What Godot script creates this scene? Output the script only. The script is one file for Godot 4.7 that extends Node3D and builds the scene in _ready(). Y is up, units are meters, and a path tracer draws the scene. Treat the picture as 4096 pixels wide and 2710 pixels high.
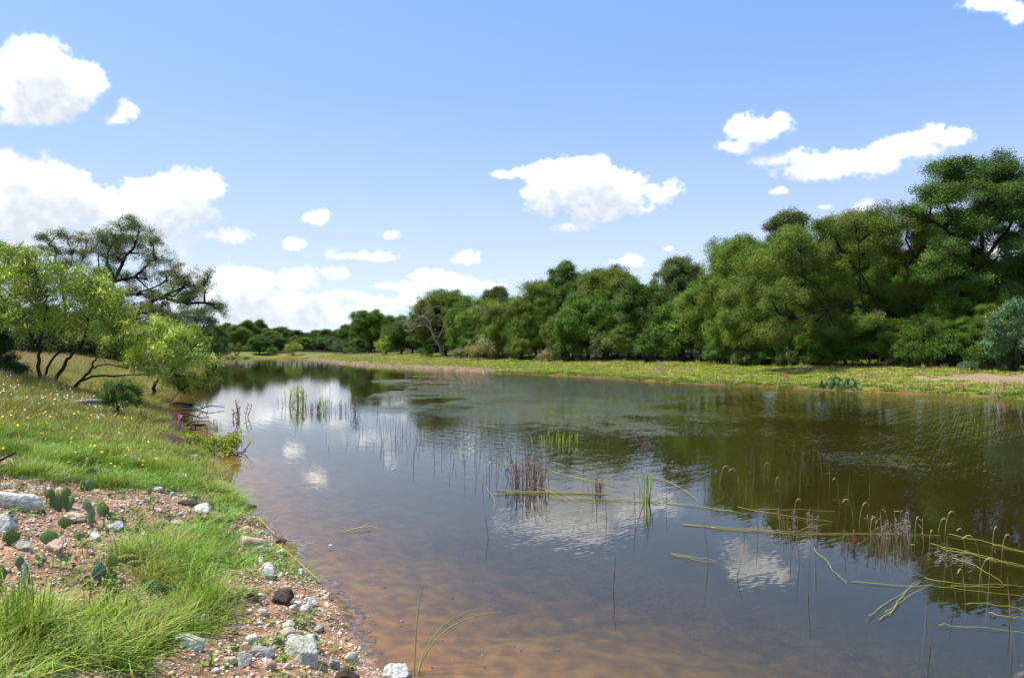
extends Node3D

const LEFT_SHORE := [5, 9, 3.2, 4, 2.2, 1, 1, -1.6, 0, -3.2, -0.76, -4.41, -1.13, -4.98, -1.43, -5.61, -1.74, -6.23, -2.43, -7.3, -2.92, -8.17, -3.67, -9.5, -4.3, -10.6, -5.3, -12.3, -6.3, -13.9, -7.66, -16.3, -9.9, -20.2, -12.4, -24.6, -14.7, -30, -17.7, -37.5, -24.7, -54, -35.6, -80, -42, -96, -51, -120, -55, -129]
const RIGHT_SHORE := [-48, -133, -40, -130, -36, -120, -23.7, -91, -14.5, -73.4, -1.05, -56.2, 5, -49.6, 9.8, -41.2, 11.9, -38.8, 15.4, -34.4, 18.8, -30.7, 20.7, -28.1, 26, -20, 33, -8, 40, 9]
const CLOUDS := [-0.7, 0.406, 0.056, 0.044, -0.644, 0.382, 0.056, 0.034, -0.713, 0.363, 0.075, 0.034, -0.607, 0.382, 0.025, 0.026, -0.669, 0.419, 0.031, 0.025, -0.644, 0.353, 0.044, 0.025, -0.675, 0.333, 0.037, 0.015, -0.719, 0.335, 0.037, 0.015, -0.557, 0.341, 0.012, 0.012, -0.574, 0.327, 0.019, 0.009, -0.7, 0.232, 0.075, 0.05, -0.656, 0.232, 0.05, 0.034, -0.613, 0.207, 0.062, 0.031, -0.7, 0.189, 0.093, 0.044, -0.488, 0.232, 0.053, 0.026, -0.445, 0.232, 0.034, 0.026, -0.526, 0.207, 0.062, 0.037, -0.476, 0.195, 0.059, 0.031, -0.551, 0.176, 0.093, 0.031, -0.675, 0.151, 0.1, 0.025, -0.426, 0.159, 0.037, 0.01, -0.731, 0.273, 0.019, 0.019, -0.501, 0.139, 0.037, 0.016, -0.787, 0.22, 0.075, 0.056, -0.793, 0.375, 0.056, 0.044, -0.408, 0.101, 0.044, 0.019, -0.389, 0.092, 0.037, 0.016, -0.352, 0.052, 0.112, 0.029, -0.302, 0.039, 0.1, 0.019, -0.389, 0.07, 0.05, 0.025, -0.451, 0.064, 0.044, 0.037, -0.476, 0.101, 0.031, 0.025, -0.284, 0.185, 0.021, 0.012, -0.311, 0.147, 0.016, 0.008, -0.174, 0.161, 0.01, 0.006, -0.22, 0.131, 0.045, 0.008, -0.258, 0.106, 0.024, 0.009, -0.302, 0.101, 0.022, 0.011, -0.308, 0.089, 0.028, 0.007, -0.069, 0.125, 0.023, 0.01, -0.115, 0.103, 0.028, 0.007, -0.187, 0.088, 0.017, 0.004, -0.149, 0.085, 0.02, 0.006, -0.072, 0.09, 0.053, 0.012, -0.252, 0.075, 0.025, 0.006, -0.202, 0.068, 0.022, 0.006, -0.283, 0.07, 0.025, 0.006, -0.221, 0.055, 0.037, 0.006, -0.289, 0.055, 0.031, 0.007, -0.364, 0.101, 0.019, 0.006, -0.152, 0.064, 0.025, 0.009, -0.115, 0.064, 0.037, 0.009, 0.097, 0.232, 0.075, 0.04, 0.103, 0.251, 0.044, 0.032, 0.146, 0.226, 0.056, 0.032, 0.059, 0.232, 0.037, 0.037, 0.128, 0.195, 0.062, 0.017, 0.215, 0.222, 0.032, 0.016, 0.047, 0.198, 0.028, 0.014, 0.016, 0.251, 0.024, 0.009, -0.012, 0.249, 0.017, 0.007, 0.019, 0.222, 0.009, 0.007, 0.078, 0.172, 0.028, 0.007, 0.352, 0.313, 0.045, 0.025, 0.383, 0.321, 0.026, 0.016, 0.321, 0.288, 0.022, 0.01, 0.414, 0.273, 0.031, 0.011, 0.445, 0.252, 0.069, 0.014, 0.507, 0.266, 0.069, 0.022, 0.569, 0.285, 0.062, 0.021, 0.625, 0.305, 0.037, 0.017, 0.395, 0.268, 0.037, 0.007, 0.507, 0.201, 0.017, 0.012, 0.162, 0.123, 0.028, 0.008, 0.39, 0.225, 0.012, 0.005, 0.451, 0.201, 0.011, 0.004, 0.688, 0.495, 0.044, 0.011, 0.7, 0.139, 0.031, 0.012, 0.731, 0.475, 0.012, 0.012, 0.227, 0.142, 0.01, 0.004]
const CLEARING := [-6.28, -6.49, -5.59, -7.59, -5.38, -7.83, -4.86, -7.8, -4.67, -8.06, -4.33, -8.52, -4.17, -8.73, -3.48, -8.02, -3.36, -7.32, -3.43, -6.76, -3.3, -6.07, -3.3, -5.65, -3.15, -5.3, -2.76, -5.32, -2.43, -4.66, -2.51, -4.37, -2.74, -4.15, -2.86, -3.88, -3.35, -3.47]
const GRAVEL := [-0.99, -6.55, -2.37, -5.81, -2.29, -5.4, -2.14, -4.83, -2.06, -4.55, -2.05, -4.17, -1.99, -3.83, -1.99, -3.65, -2.19, -3.44, -2.41, -3.15, -1.61, -2.11, -0.2, -2.64, -0.2, -4.14]
const BARE := [-6.97, -7.83, -6.48, -8.97, -6.1, -8.73, -5.75, -8.25, -5.62, -7.86, -6.14, -6.89]
const TRACK := [19.57, -35.14, 22.2, -35.85, 25.91, -35.14, 28.8, -32.71, 25.86, -29.36, 22.81, -30.93, 21.68, -32.71]
const PEARS := [
	["four-pad prickly pear in the middle of the stony clearing, one big pad in front", -4.39, -6.65, 0, [[-0.059, 0.166, 0.071, 0.105], [0.008, 0.166, 0.075, 0.108], [0.039, 0.078, 0.139, 0.156], [0.102, 0.163, 0.081, 0.115]]],
	["two-pad prickly pear touching the right end of the big white boulder", -4.5, -6.55, 0, [[0.02, 0.078, 0.07, 0.083], [-0.02, 0.033, 0.047, 0.067]]],
	["small stacked pair of prickly pear pads above the flat tan stone", -4.26, -6.7, 0, [[0.017, 0.096, 0.085, 0.085], [-0.01, 0.044, 0.068, 0.089]]],
	["tall blue-green narrow prickly pear pad standing upright in the clearing", -3.81, -6.24, 1, [[0.003, 0.2, 0.092, 0.105], [0.003, 0.1, 0.079, 0.194]]],
	["dark prickly pear pad edged with small new pads, right of the tall blue-green one", -3.9, -6.62, 2, [[0, 0.078, 0.127, 0.152], [0.037, 0.022, 0.081, 0.051]]],
	["single round prickly pear pad leaning just left of the flat tan stone", -3.92, -6.09, 0, [[0.003, 0.048, 0.109, 0.093]]],
	["small prickly pear seedling beside the blue-grey stone", -3.59, -6.19, 0, [[-0.008, 0.041, 0.057, 0.076], [0.052, 0.028, 0.047, 0.041]]],
	["low pair of small prickly pear pads below the tall blue-green pad", -3.55, -5.67, 0, [[0.029, 0.033, 0.072, 0.055], [-0.048, 0.026, 0.038, 0.066]]],
	["single large prickly pear pad above the pinkish block of stone", -3.56, -5.32, 0, [[0.018, 0.053, 0.108, 0.108]]],
	["prickly pear at the picture's left edge behind the bare twigs, below the white rock", -3.7, -5.09, 2, [[0.032, 0.058, 0.097, 0.104], [-0.036, 0.029, 0.065, 0.067]]],
	["tallest bluish prickly pear pad at the lower left, with a narrow pad behind it", -3.09, -4.44, 1, [[-0.043, 0.17, 0.045, 0.085], [0, 0.088, 0.091, 0.172]]],
	["half hidden prickly pear pad at the left edge above the lush grass", -3.23, -4.41, 2, [[0, 0.062, 0.07, 0.106]]],
	["prickly pear pad standing beside the yellowed pads above the lush grass", -2.83, -4.79, 1, [[-0.005, 0.077, 0.081, 0.137]]],
	["prickly pear of yellowed spreading pads in the middle of the left bank", -2.8, -4.91, 3, [[-0.023, 0.106, 0.075, 0.119], [0.044, 0.106, 0.119, 0.063], [0.131, 0.094, 0.088, 0.045]]],
	["two dark prickly pear pads half sunk in the lush grass nearest the gravel", -2.46, -4.79, 2, [[-0.028, 0.066, 0.076, 0.118], [0.055, 0.054, 0.098, 0.106]]],
	["prickly pear with a rounded and an edge-on pad at the top of the clearing", -4.65, -7.62, 0, [[0.025, 0.085, 0.109, 0.128], [-0.043, 0.085, 0.047, 0.116]]],
	["dark angular prickly pear pad low in the green grass, behind the clearing", -5.09, -8.42, 2, [[-0.006, 0.051, 0.112, 0.103], [0.122, 0.015, 0.064, 0.064]]],
	["two-pad prickly pear farthest up the left bank, below the white slab", -5.51, -8.97, 2, [[-0.034, 0.069, 0.082, 0.114], [0.05, 0.082, 0.105, 0.123]]],
	["single thin prickly pear pad among pale stones at the clearing's right end", -4.15, -7.96, 0, [[0.002, 0.061, 0.057, 0.097]]],
	["tiny prickly pear at the water's edge by the white shore slabs", -5.39, -12.1, 0, [[-0.077, 0.062, 0.068, 0.099], [0.071, 0.049, 0.086, 0.093]]]]
const ROCKS := [
	["upright white rock where the flower meadow meets the grass", -6.87, -11.4, 0.18, 0.18, 0],
	["long white slab lying right of the upright white rock", -6.35, -11.18, 0.356, 0.12, 0],
	["small grey-white rock left of the upright white rock", -6.93, -10.95, 0.123, 0.112, 1],
	["largest boulder, greenish white, at the left edge of the clearing", -4.53, -6.29, 0.345, 0.208, 0],
	["white rock at the left edge behind bare twigs, below the largest boulder", -3.99, -5.45, 0.153, 0.153, 0],
	["white block on the right end of the clearing beside a dark flat stone", -3.44, -7.71, 0.173, 0.102, 0],
	["dark flat stone tilted against the white block at the clearing's right end", -3.67, -7.86, 0.23, 0.068, 3],
	["flat tan stone in the middle of the cactus clearing", -3.98, -6.31, 0.135, 0.077, 2],
	["pinkish square-cut block lying on the clearing's red dirt", -3.41, -5.15, 0.16, 0.084, 4],
	["grey stone low at the left edge of the clearing, above the tallest bluish pad", -3.57, -5.05, 0.118, 0.051, 1],
	["tan stone between the pinkish block and the tallest bluish pad", -3.35, -4.93, 0.083, 0.053, 2],
	["blue-grey stone beside the prickly pear seedling", -3.63, -6.39, 0.15, 0.075, 5],
	["flat tan stone on the grass edge below the white block", -3.42, -7.09, 0.116, 0.04, 2],
	["white stone in the grass midway between clearing and water", -3.12, -6, 0.073, 0.052, 0],
	["pale mossy stone sunk in the lush grass near the gravel", -1.89, -4.01, 0.138, 0.086, 6],
	["small bright white cube-like stone on the gravel beside lush grass", -2.04, -4.61, 0.049, 0.056, 0],
	["round dark stone with a pale cap at the bottom of the bank", -1.52, -3.93, 0.074, 0.066, 1],
	["dark-sided pale stone just left of the round dark one", -1.58, -3.91, 0.06, 0.048, 2],
	["grey rock in the grass in the bottom left corner", -2.47, -3.39, 0.067, 0.055, 5],
	["white slab at the water's edge beyond the grass", -5.58, -12.1, 0.234, 0.086, 0],
	["bluish white stone in the green grass behind the clearing", -4.59, -9.6, 0.196, 0.088, 0],
	["pale stone at the waterline below the flooded shrub", -4.29, -10.24, 0.115, 0.11, 2],
	["grey shore stone lying half in the water below the pale one", -4.05, -9.91, 0.141, 0.066, 1],
	["whitish stone in the shore grass with grass tips over it", -2.7, -7.03, 0.1, 0.082, 0],
	["long pale rock lying along the water's edge amid lush grass", -2.6, -6.98, 0.229, 0.12, 2],
	["pale pink stone just above the long pale shore rock", -2.89, -7.56, 0.122, 0.076, 4],
	["whitish stone at the top of the gravel below the shore grass", -2.13, -6.09, 0.091, 0.061, 0],
	["grey stone close below the whitish stone at the top of the gravel", -2.03, -5.78, 0.109, 0.071, 1],
	["light grey stone touching the water at the gravel's upper end", -1.95, -6.42, 0.082, 0.061, 0],
	["dark wet stone lying in the shallow water by the orange stalk", -2.44, -7.26, 0.117, 0.044, 3],
	["chalky blue-white stone in the middle of the gravel by the water", -1.59, -5.43, 0.096, 0.057, 0],
	["white stone on the gravel left of the rotten dark clod", -1.78, -4.97, 0.055, 0.055, 0],
	["white stone in the middle of the lower gravel", -1.57, -4.89, 0.076, 0.043, 0],
	["pale stone on the gravel right above the large flat pale stone", -1.37, -4.72, 0.063, 0.052, 0],
	["largest stone on the gravel, pale, flat-topped and veined", -1.3, -4.29, 0.202, 0.124, 6],
	["pale grey stone left of the largest gravel stone, darker below", -1.53, -4.19, 0.122, 0.077, 1],
	["grey stone between the pale grey one and the largest gravel stone", -1.52, -4.5, 0.067, 0.065, 1],
	["white stone at the bottom edge of the photo beside the water", -0.75, -4.43, 0.148, 0.079, 0],
	["upright grey-white stone right of the largest gravel stone", -1.13, -4.43, 0.059, 0.074, 1],
	["pale yellowish stone at the waterline of the gravel", -1.5, -5.69, 0.057, 0.063, 2],
	["rotten dark brown clod lying on the gravel", -1.74, -5.28, 0.141, 0.085, 3],
	["white stone at the gravel's left border against lush grass", -2.03, -4.59, 0.056, 0.059, 0],
	["dark grey stone at the top of the shore above the orange stalk", -3.42, -9.08, 0.101, 0.066, 3],
	["dark reddish clod at the water's edge near the bottom of the photo", -1.04, -4.25, 0.142, 0.071, 3],
	["dark brown eroded boulder at the water left of the flooded shrub", -6.58, -13.37, 0.511, 0.232, 3],
	["dark clod between the eroded boulder and the flooded shrub", -6.55, -14.09, 0.258, 0.194, 3],
	["low dark ledge at the water behind the pink flag", -8.51, -17.41, 0.665, 0.222, 3]]
const FLOATING := [[-0.17, -10.14, 0.64, -10.04, 1.45, -9.9], [-0.28, -9.93, 0.47, -10.01, 1.3, -9.96], [0.52, -9.77, 1.15, -9.55, 1.7, -9.41], [0.87, -9.62, 1.4, -9.51, 1.92, -9.45], [1.91, -11.47, 2.42, -10.97, 2.54, -9.62], [0.72, -12.74, 1.12, -11.57], [0.59, -11.79, 1.1, -11.02, 1.58, -10.51], [1.88, -9.41, 2.24, -9.58, 2.58, -9.73], [1.88, -9.41, 2.43, -9.2, 2.89, -8.75], [3.13, -8.94, 3.62, -8.9, 4.12, -8.88], [2.94, -9.07, 3.39, -8.69, 3.83, -8.32], [2.01, -8.24, 3.18, -7.88, 4.74, -7.76], [2.27, -8.11, 2.72, -8, 3.18, -7.87], [3.16, -7.85, 3.42, -8.02, 3.74, -8.24], [3.13, -7.24, 3.04, -6.7, 2.95, -6.15], [4.89, -7.8, 5.08, -7.46, 5.24, -7.08], [4.44, -7.4, 4.7, -7.04, 4.93, -6.6], [4.45, -7.24, 4.67, -6.92, 4.91, -6.56], [5.09, -7.37, 5.17, -7.24, 5.28, -7.06], [3.04, -6.24, 3.44, -6.1, 3.82, -6.06, 4.32, -5.83], [2.76, -5.4, 3.16, -5.78, 3.64, -6.21], [2.94, -5.43, 3.22, -5.78, 3.6, -6.18], [3.2, -5.24, 3.4, -5.21, 3.78, -5.11], [1.6, -7.04, 1.8, -6.91, 1.97, -6.78], [-0.38, -10.34, -0.26, -9.7, -0.23, -9.14, -0.24, -8.75], [3.67, -5.68, 3.92, -5.65, 4.09, -5.5], [3.74, -6.33, 4, -6.18, 4.51, -6.09], [-0.07, -10.01, 0.56, -9.88, 1.13, -9.98], [-0.49, -12.87, 0.08, -12.25, 0.65, -11.51], [4.37, -6.92, 4.43, -6.63, 4.35, -6.18], [3.76, -5.5, 3.89, -5.45, 4.01, -5.38], [3.84, -6.12, 4.13, -6.13, 4.36, -6.11], [0.32, -10.78, 0.67, -10.09, 0.85, -9.41], [-0.97, -18.85, -0.55, -18.46, -0.18, -17.93]]
const TIPS := [4.61, -7.98, 4.87, -7.98, 4.95, -7.98, 4.94, -7.59, 5.23, -7.59, 4.24, -8.63, 4.39, -7.88, 4.1, -7.98, 4.29, -11.9, 4.03, -10.69, 4.86, -10.34, 3.64, -9.01, 3.5, -10.69, 3.23, -10.87, 0.81, -16.18, 1.05, -16.61, 1.14, -13.14, 1.43, -11.9, 5.08, -7.24, 4.62, -6.85, 4.25, -6.36, 3.98, -6.12, 4.18, -8.4, 4.54, -7.59]
const UPRIGHT_TUFT := [1.84, -9.48]
const BROWN_WEEDS := [0.25, -10.47, 0.07, -10.87, 0.45, -10.87, 3.35, -8.13, 3.62, -7.41, 4.18, -7.5, 4.07, -7.59, 2.78, -14.5, 1.25, -10.09, -6.39, -22.63, -5.54, -22.63, -4.86, -21.65, -6.54, -22.63, -8.16, -25.12]
const GREEN_WEEDS := [-7.83, -25.12, -7.53, -25.12, -6.25, -23.26, 0.87, -15.39, 1.14, -15.58]
const TWIG_SHRUB := [-8.03, -20.76, -8.38, -20.76]
const FLOOD_SHRUB := [-6.07, -13.86, -5.64, -13.73]
const ORANGE_STALK := [-3.02, -8.32, -2.82, -8.02, -2.58, -7.59]
const ORANGE_STALK_2 := [-2.4, -7.12, -2.18, -6.89, -1.91, -6.49, -1.69, -6.14]
const FLAGS := [-8.03, -16.72, 20.82, -29.48, 14.6, -37.01]
const SPECKS := [-1.92, -7.37, -0.87, -14.44, -0.4, -12.65, -3.57, -17.44, -2.05, -11.95]
const RIGHT_TREES := [
	["oak_tree", "small dark round-topped oak standing above the crown line, left of the biggest oak", 21.2, -53.22, 12.25, 2.05, 0.35, 2, 0.75],
	["oak_tree", "oak whose flat knobbly crown tops the skyline beside the biggest oak", 24.96, -50.77, 10.93, 3.63, 0.3, 1, 0.85],
	["oak_tree", "broad bright olive oak with sloping crown left of the sprawling one", 17.6, -51.43, 10.13, 3.78, 0.08, 4, 1],
	["oak_tree", "pale grey-green oak with a thin rounded crown in the skyline's dip", 14.9, -61.4, 9.11, 2.52, 0.3, 5, 0.8],
	["oak_tree", "light green tree leaning out below the pale grey-green oak", 15.24, -55.65, 6.43, 2.7, 0.1, 4, 0.9],
	["elm_tree", "dark green tree with upright limbs in the middle of the right bank", 11.08, -60.35, 7.07, 2.7, 0.1, 0, 1],
	["oak_tree", "olive live oak with a wide dome, tallest crown of the middle group", 8.76, -65.47, 9.12, 3.75, 0.25, 1, 1],
	["elm_tree", "dark big-leaved tree poking above the dome of the olive live oak", 5.41, -72.47, 10.14, 2.35, 0.35, 0, 0.8],
	["elm_tree", "mid-green bushy tree in front below the olive dome", 6.91, -63.44, 6.36, 3.32, 0.05, 3, 1],
	["oak_tree", "olive oak with a dark lower crown left of the mid-green bushy tree", 2.39, -69.9, 7.52, 2.87, 0.08, 1, 1],
	["oak_tree", "tiny dark tree top seen over pale crowns near the dead grey limbs", -1.92, -83.55, 8.28, 1.87, 0.4, 2, 0.9],
	["elm_tree", "pale green tree around the dead grey limbs", -2.96, -79.33, 6.47, 3.36, 0.1, 4, 0.9],
	["oak_tree", "rounded oak behind the bare dead tree on the right bank", -8.37, -87.92, 8.72, 4.81, 0.15, 1, 1],
	["elm_tree", "bright green tree with a visible fork at the left end of the right bank", -25.09, -124.08, 7.86, 4.32, 0.28, 3, 1],
	["oak_tree", "dark low oak between the bright green forked tree and the dead tree", -17.02, -107.26, 5.51, 3.07, 0.1, 0, 1],
	["oak_tree", "dark oak filling the right edge below the biggest oak", 29.22, -41.01, 5.16, 2.55, 0.05, 0, 1.1],
	["oak_tree", "shaded oak behind the sprawling oak at the foot of the biggest one", 26.3, -44.25, 5.49, 2.75, 0.05, 0, 1],
	["oak_tree", "olive oak hanging low between the sprawling oak and the sloping crown", 17.58, -49.14, 5.87, 2.6, 0.03, 1, 1.1],
	["elm_tree", "dark leafy tree low in front of the pale grey-green oak", 12.88, -57.51, 4.85, 2.08, 0.03, 0, 1],
	["oak_tree", "olive oak low in the tree wall behind the tan feathery bush", -0.91, -73.38, 5.9, 2.51, 0.06, 1, 1],
	["oak_tree", "mid-green oak between the bare dead tree and the pale green tree", -5.02, -80.71, 6.81, 2.61, 0.08, 3, 1]]
const BIG_OAK := [28.37, -42.22]
const BIG_OAK_LOBES := [-3.46, 9.5, 1.15, 1.41, -1.85, 11.1, -0.19, 1.35, -0.77, 11.39, 0.57, 1.35, 1.5, 11.64, -0.46, 1.41, 3.17, 11.19, -0.55, 1.65, 2.85, 9.85, 1.91, 1.77, 3.92, 8.55, 2.14, 2.06, -2.13, 8.55, -1.48, 1.18, -1.35, 9.78, 1.06, 1.62, 0.87, 9.5, 1.17, 1.62, -1.16, 7.02, -2.18, 1.24, -0.74, 7.36, 0.13, 1.18, -0.09, 5.97, -1.48, 1.41, 2.81, 7.89, 0.1, 1.18, 5.08, 7.2, -0.61, 1.77, -3.18, 4.87, 1.54, 1.53, 0.4, 4.67, -0.59, 1.32, 3.27, 5.93, -1.62, 0.88, -3.75, 8.84, -0.1, 1, 1.39, 10.77, -1.06, 1.47, 4.12, 9.36, -0.75, 1.47, -2.17, 3.83, 1.92, 1.47, 1.44, 3.23, -1.14, 1.62, 2.79, 3.99, -0.4, 1.62, 3.4, 4.93, 0.87, 1.77, -3.01, 6.07, 2.06, 1.32, 2.04, 8.71, -1.61, 1.18, 0.05, 8.93, 0.12, 1.18, 2.39, 7.52, -0.96, 0.76, 5.08, 3.81, -1.67, 1.77, -1.65, 8.06, -0.94, 1.29, 0.83, 6.7, -1.85, 1.29, 0.34, 5.88, 0.46, 1, 0.21, 5.28, -1.32, 1.35, 0.88, 4.73, 0.24, 1.29, 3.76, 5.2, -1.92, 1.18, -0.25, 7.49, -1.67, 1.29, 1.58, 6.23, 1.77, 1.29, -0.95, 8.15, 1.6, 1.18, 0.82, 8.46, 1.25, 1.18, -0.41, 8.79, -2.05, 1.29]
const BIG_OAK_LIMBS := [[0.3, 0, -0.24, 0, -0.08, 2.12, 0, -0.26, 4.23, 0, -0.08, 5.8, 0], [0.17, -0.08, 5.8, 0, -0.66, 7.38, 0, -1.97, 9.74, 0], [0.16, -0.08, 5.8, 0, 0.26, 7.38, 0, -0.08, 10.01, 0, 0.39, 11.06, 0], [0.15, -0.08, 5.8, 0, 1.44, 7.64, 0, 2.76, 9.48, 0, 4.33, 10.01, 0], [0.16, -0.18, 5.01, 0, -1.71, 6.06, 0, -2.5, 7.38, 0], [0.16, -0.08, 6.33, 0, -2.34, 7.74, 1, -4.18, 8.67, 1.5], [0.14, 1.18, 7.38, 0, 2.5, 7.12, 0, 3.55, 6.85, 0], [0.16, -0.21, 3.7, 0, -1.44, 4.49, 0, -2.23, 5.01, 0]]
const SPRAWL_OAK := [24.17, -42.92]
const SPRAWL_OAK_LOBES := [-6.49, 7.44, 0.2, 1.5, -4.62, 8.07, -0.41, 1.5, -3.25, 8.17, 0.64, 1.56, -1.06, 8.63, -0.02, 1.5, 0.19, 8.29, 0.37, 1.5, 1.58, 7.4, 0.48, 1.35, 2.98, 6.44, -0.27, 1.26, -7.78, 6.25, -0.27, 1.5, -5.46, 5.82, -1.29, 1.5, -3.73, 6.29, -0.58, 1.56, -1.16, 6.66, -1.37, 1.65, 0.92, 6.35, -1.14, 1.56, 3.38, 5.3, -1.57, 1.26, -8.75, 4.66, -0.55, 1.32, -7.77, 4.01, 1.08, 1.38, -4.84, 3.89, -1.15, 1.44, -2.48, 4.38, -1.49, 1.38, -0.37, 4.17, -1.3, 1.44, 1.2, 4.1, -0.22, 1.38, -9.25, 2.77, -0.68, 1.14, -8.31, 2.11, 0.92, 1.14, -5.64, 1.88, -1.06, 1.02, -4.11, 2.14, -0.24, 1.08, -2.62, 2.46, 0.69, 1.02, -1.05, 2.1, 1.4, 1.02, 2.28, 2.71, -1.13, 1.14, 4.34, 4.25, -1.57, 1.08]
const SPRAWL_OAK_LIMBS := [[0.34, 0, -0.19, 0, 0.53, 1.2, 0, -0.8, 2.67, 0, -2.4, 3.55, 0], [0.22, -2.4, 3.55, 0, -4.27, 4.13, 0, -6.14, 5.47, 0], [0.2, -1.34, 3.07, 0, -2.14, 4.94, 0, -3.47, 6.81, 0], [0.22, 0.4, 1.2, 0, 0.8, 3.33, 0, 0.27, 6, 0], [0.18, 0.27, 1.46, 0, 1.87, 3.33, 0, 2.67, 5.47, 0], [0.14, -3.47, 3.87, 0, -5.07, 3.33, 0, -6.94, 2.8, 0], [0.14, -2.4, 3.55, 0, -2.67, 5.47, 0, -2.67, 7.61, 0]]
const TALL_OAK := [-22.65, -40]
const TALL_OAK_LOBES := [0.05, 7.47, 1.15, 0.78, -0.22, 8.17, -0.84, 0.72, 1.21, 7.86, 0.25, 0.6, 2.25, 7.13, 0.98, 0.72, 2.53, 6.21, 0.58, 0.78, 0.97, 6.64, -0.75, 0.66, -0.21, 6.67, -1.04, 0.66, -0.31, 6.37, 1.28, 0.66, -1.69, 5.32, -0.32, 0.78, 0.24, 5.16, 1.27, 0.9, 0.29, 5.1, -0.61, 0.72, 2.97, 5.24, 0.47, 0.72, 1.06, 5.14, -1.07, 0.72, 2.45, 5.04, -1.35, 0.54, 2.11, 4.05, -0.02, 0.54, -0.92, 7.49, -1.4, 0.6, 1.16, 7.2, 0.53, 0.54, -0.46, 7.1, 1.18, 0.54, -1.04, 4.07, -0.28, 1.02, -1.06, 4.19, 1.31, 1.02, -0.37, 3.13, 0.85, 0.96, 0.52, 3.78, 0.26, 0.78, 1.2, 3.32, -0.31, 0.78, -1.16, 2.89, 0.96, 0.96, 0.61, 2.27, 1.28, 0.96, 1.59, 2.84, -1.03, 0.72, 1.16, 2.04, 0.52, 0.84, -1.88, 2.08, -1.28, 0.9, 1.16, 4.12, -1.11, 0.6, 0.07, 6.24, 0.34, 0.48, -0.43, 6.89, 0.11, 0.48]
const TALL_OAK_LIMBS := [[0.26, 0, 0.44, 0, -0.32, 2.8, 0, -0.42, 4.05, 0, -0.32, 5.29, 0], [0.16, -0.32, 5.04, 0, 0.25, 6.29, 0, 0.87, 7.03, 0, 1.07, 7.66, 0], [0.13, -0.32, 5.29, 0, -0.75, 6.29, 0, -0.32, 7.28, 0, 0.25, 7.78, 0], [0.14, -0.32, 5.04, 0, 0.87, 5.29, 0, 1.62, 6.04, 0, 2.12, 6.29, 0], [0.12, -0.32, 4.05, 0, 0.87, 4.3, 0, 1.87, 4.67, 0, 2.74, 5.04, 0], [0.1, -0.32, 5.04, 0, -1.12, 5.79, 0, -1.24, 6.78, 0], [0.12, -0.32, 3.8, 0, -1.12, 4.3, 0, -1.74, 4.54, 0], [0.08, 0.87, 5.29, 0, 1.49, 4.79, 0, 2.12, 4.05, 0]]
const LEAN_OAK := [-19.96, -37]
const LEAN_OAK_LOBES := [2.32, 5.24, -0.05, 0.66, 1.71, 4.69, -0.37, 0.66, 2.69, 4.79, -0.25, 0.72, 3.43, 4.55, -0.15, 0.66, 3.59, 5.26, -0.31, 0.5, 2.52, 4.16, -1.15, 0.77, 2.11, 3.85, -0.02, 0.77, 1.4, 3.84, 0.18, 0.61, 1.14, 2.95, -0.57, 0.66, 2.67, 2.9, 0.68, 0.77, 3.5, 3.13, 0.52, 0.77, 3.54, 3.69, -1.24, 0.61, 4.35, 3.51, -0.05, 0.39, 3.67, 2.7, -0.13, 0.66, 3.4, 2.21, 1.27, 0.72, 2, 1.89, 0.22, 0.66, 0.63, 2.47, -0.21, 0.55, 1.27, 3.32, 1.25, 0.44, 3.37, 1.89, -0.3, 0.55, 2.3, 1.55, -0.34, 0.55]
const LEAN_OAK_LIMBS := [[0.24, -0.07, 1.09, 0, -0.18, 2.47, 0, 0.28, 3.62, 0, 1.08, 4.08, 0, 1.89, 4.19, 0], [0.13, 1.08, 4.08, 0, 2.12, 4.54, 0, 2.81, 5, 0], [0.12, 1.54, 4.08, 0, 2.58, 3.85, 0, 3.73, 3.85, 0, 4.19, 3.57, 0], [0.12, 0.28, 3.39, 0, 1.2, 3.16, 0, 2.35, 2.7, 0, 3.27, 2.24, 0], [0.08, 1.89, 4.19, 0, 2.46, 4.65, 0, 3.5, 4.77, 0], [0.08, -0.07, 2.24, 0, 0.74, 2.47, 0, 1.43, 2.01, 0]]
const THIN_OAK := [-29.34, -46]
const THIN_OAK_LOBES := [-0.86, 7.46, 1.06, 0.69, -1.06, 8.09, -0.31, 0.62, -0.09, 7.97, 0.08, 0.62, 0.3, 7.97, -0.43, 0.55, 1.36, 7.56, 0.35, 0.55, -2.2, 6.96, -0.5, 0.55, -0.65, 6.97, -0.57, 0.62, 1.71, 6.75, 1.15, 0.48, -0.45, 7.04, 1.05, 0.48, 0.16, 7.24, -0.42, 0.48, -0.71, 6.17, -1.11, 0.62, -0.47, 5.69, 0.6, 0.69, 0.92, 6.03, 0.1, 0.55]
const THIN_OAK_LIMBS := [[0.18, 0, -0.11, 0, -0.29, 3.18, 0, -0.57, 5.47, 0, -0.72, 6.04, 0], [0.1, -0.72, 6.04, 0, -1, 6.61, 0, -0.86, 7.18, 0, -1.43, 7.61, 0], [0.09, -0.57, 5.47, 0, 0.14, 6.33, 0, 0, 7.47, 0], [0.08, -0.57, 5.18, 0, 0.57, 6.04, 0, 1, 7.18, 0], [0.06, 0, 6.9, 0, 0.43, 7.47, 0, 0.72, 7.81, 0]]
const EDGE_OAK := [-32.99, -44]
const EDGE_OAK_LOBES := [0.34, 6.17, -0.28, 1.31, 1.76, 6.34, 0.54, 0.92, -0.51, 6.35, 0.41, 1.48, 2.45, 5.79, 0.56, 0.85, 1.38, 5, 0.39, 1.31, -0.77, 4.79, -0.29, 1.64, 2.61, 4.71, 0.6, 0.99, 3.13, 5, 0.37, 0.79, -2.56, 5.68, -0.82, 1.64]
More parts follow.
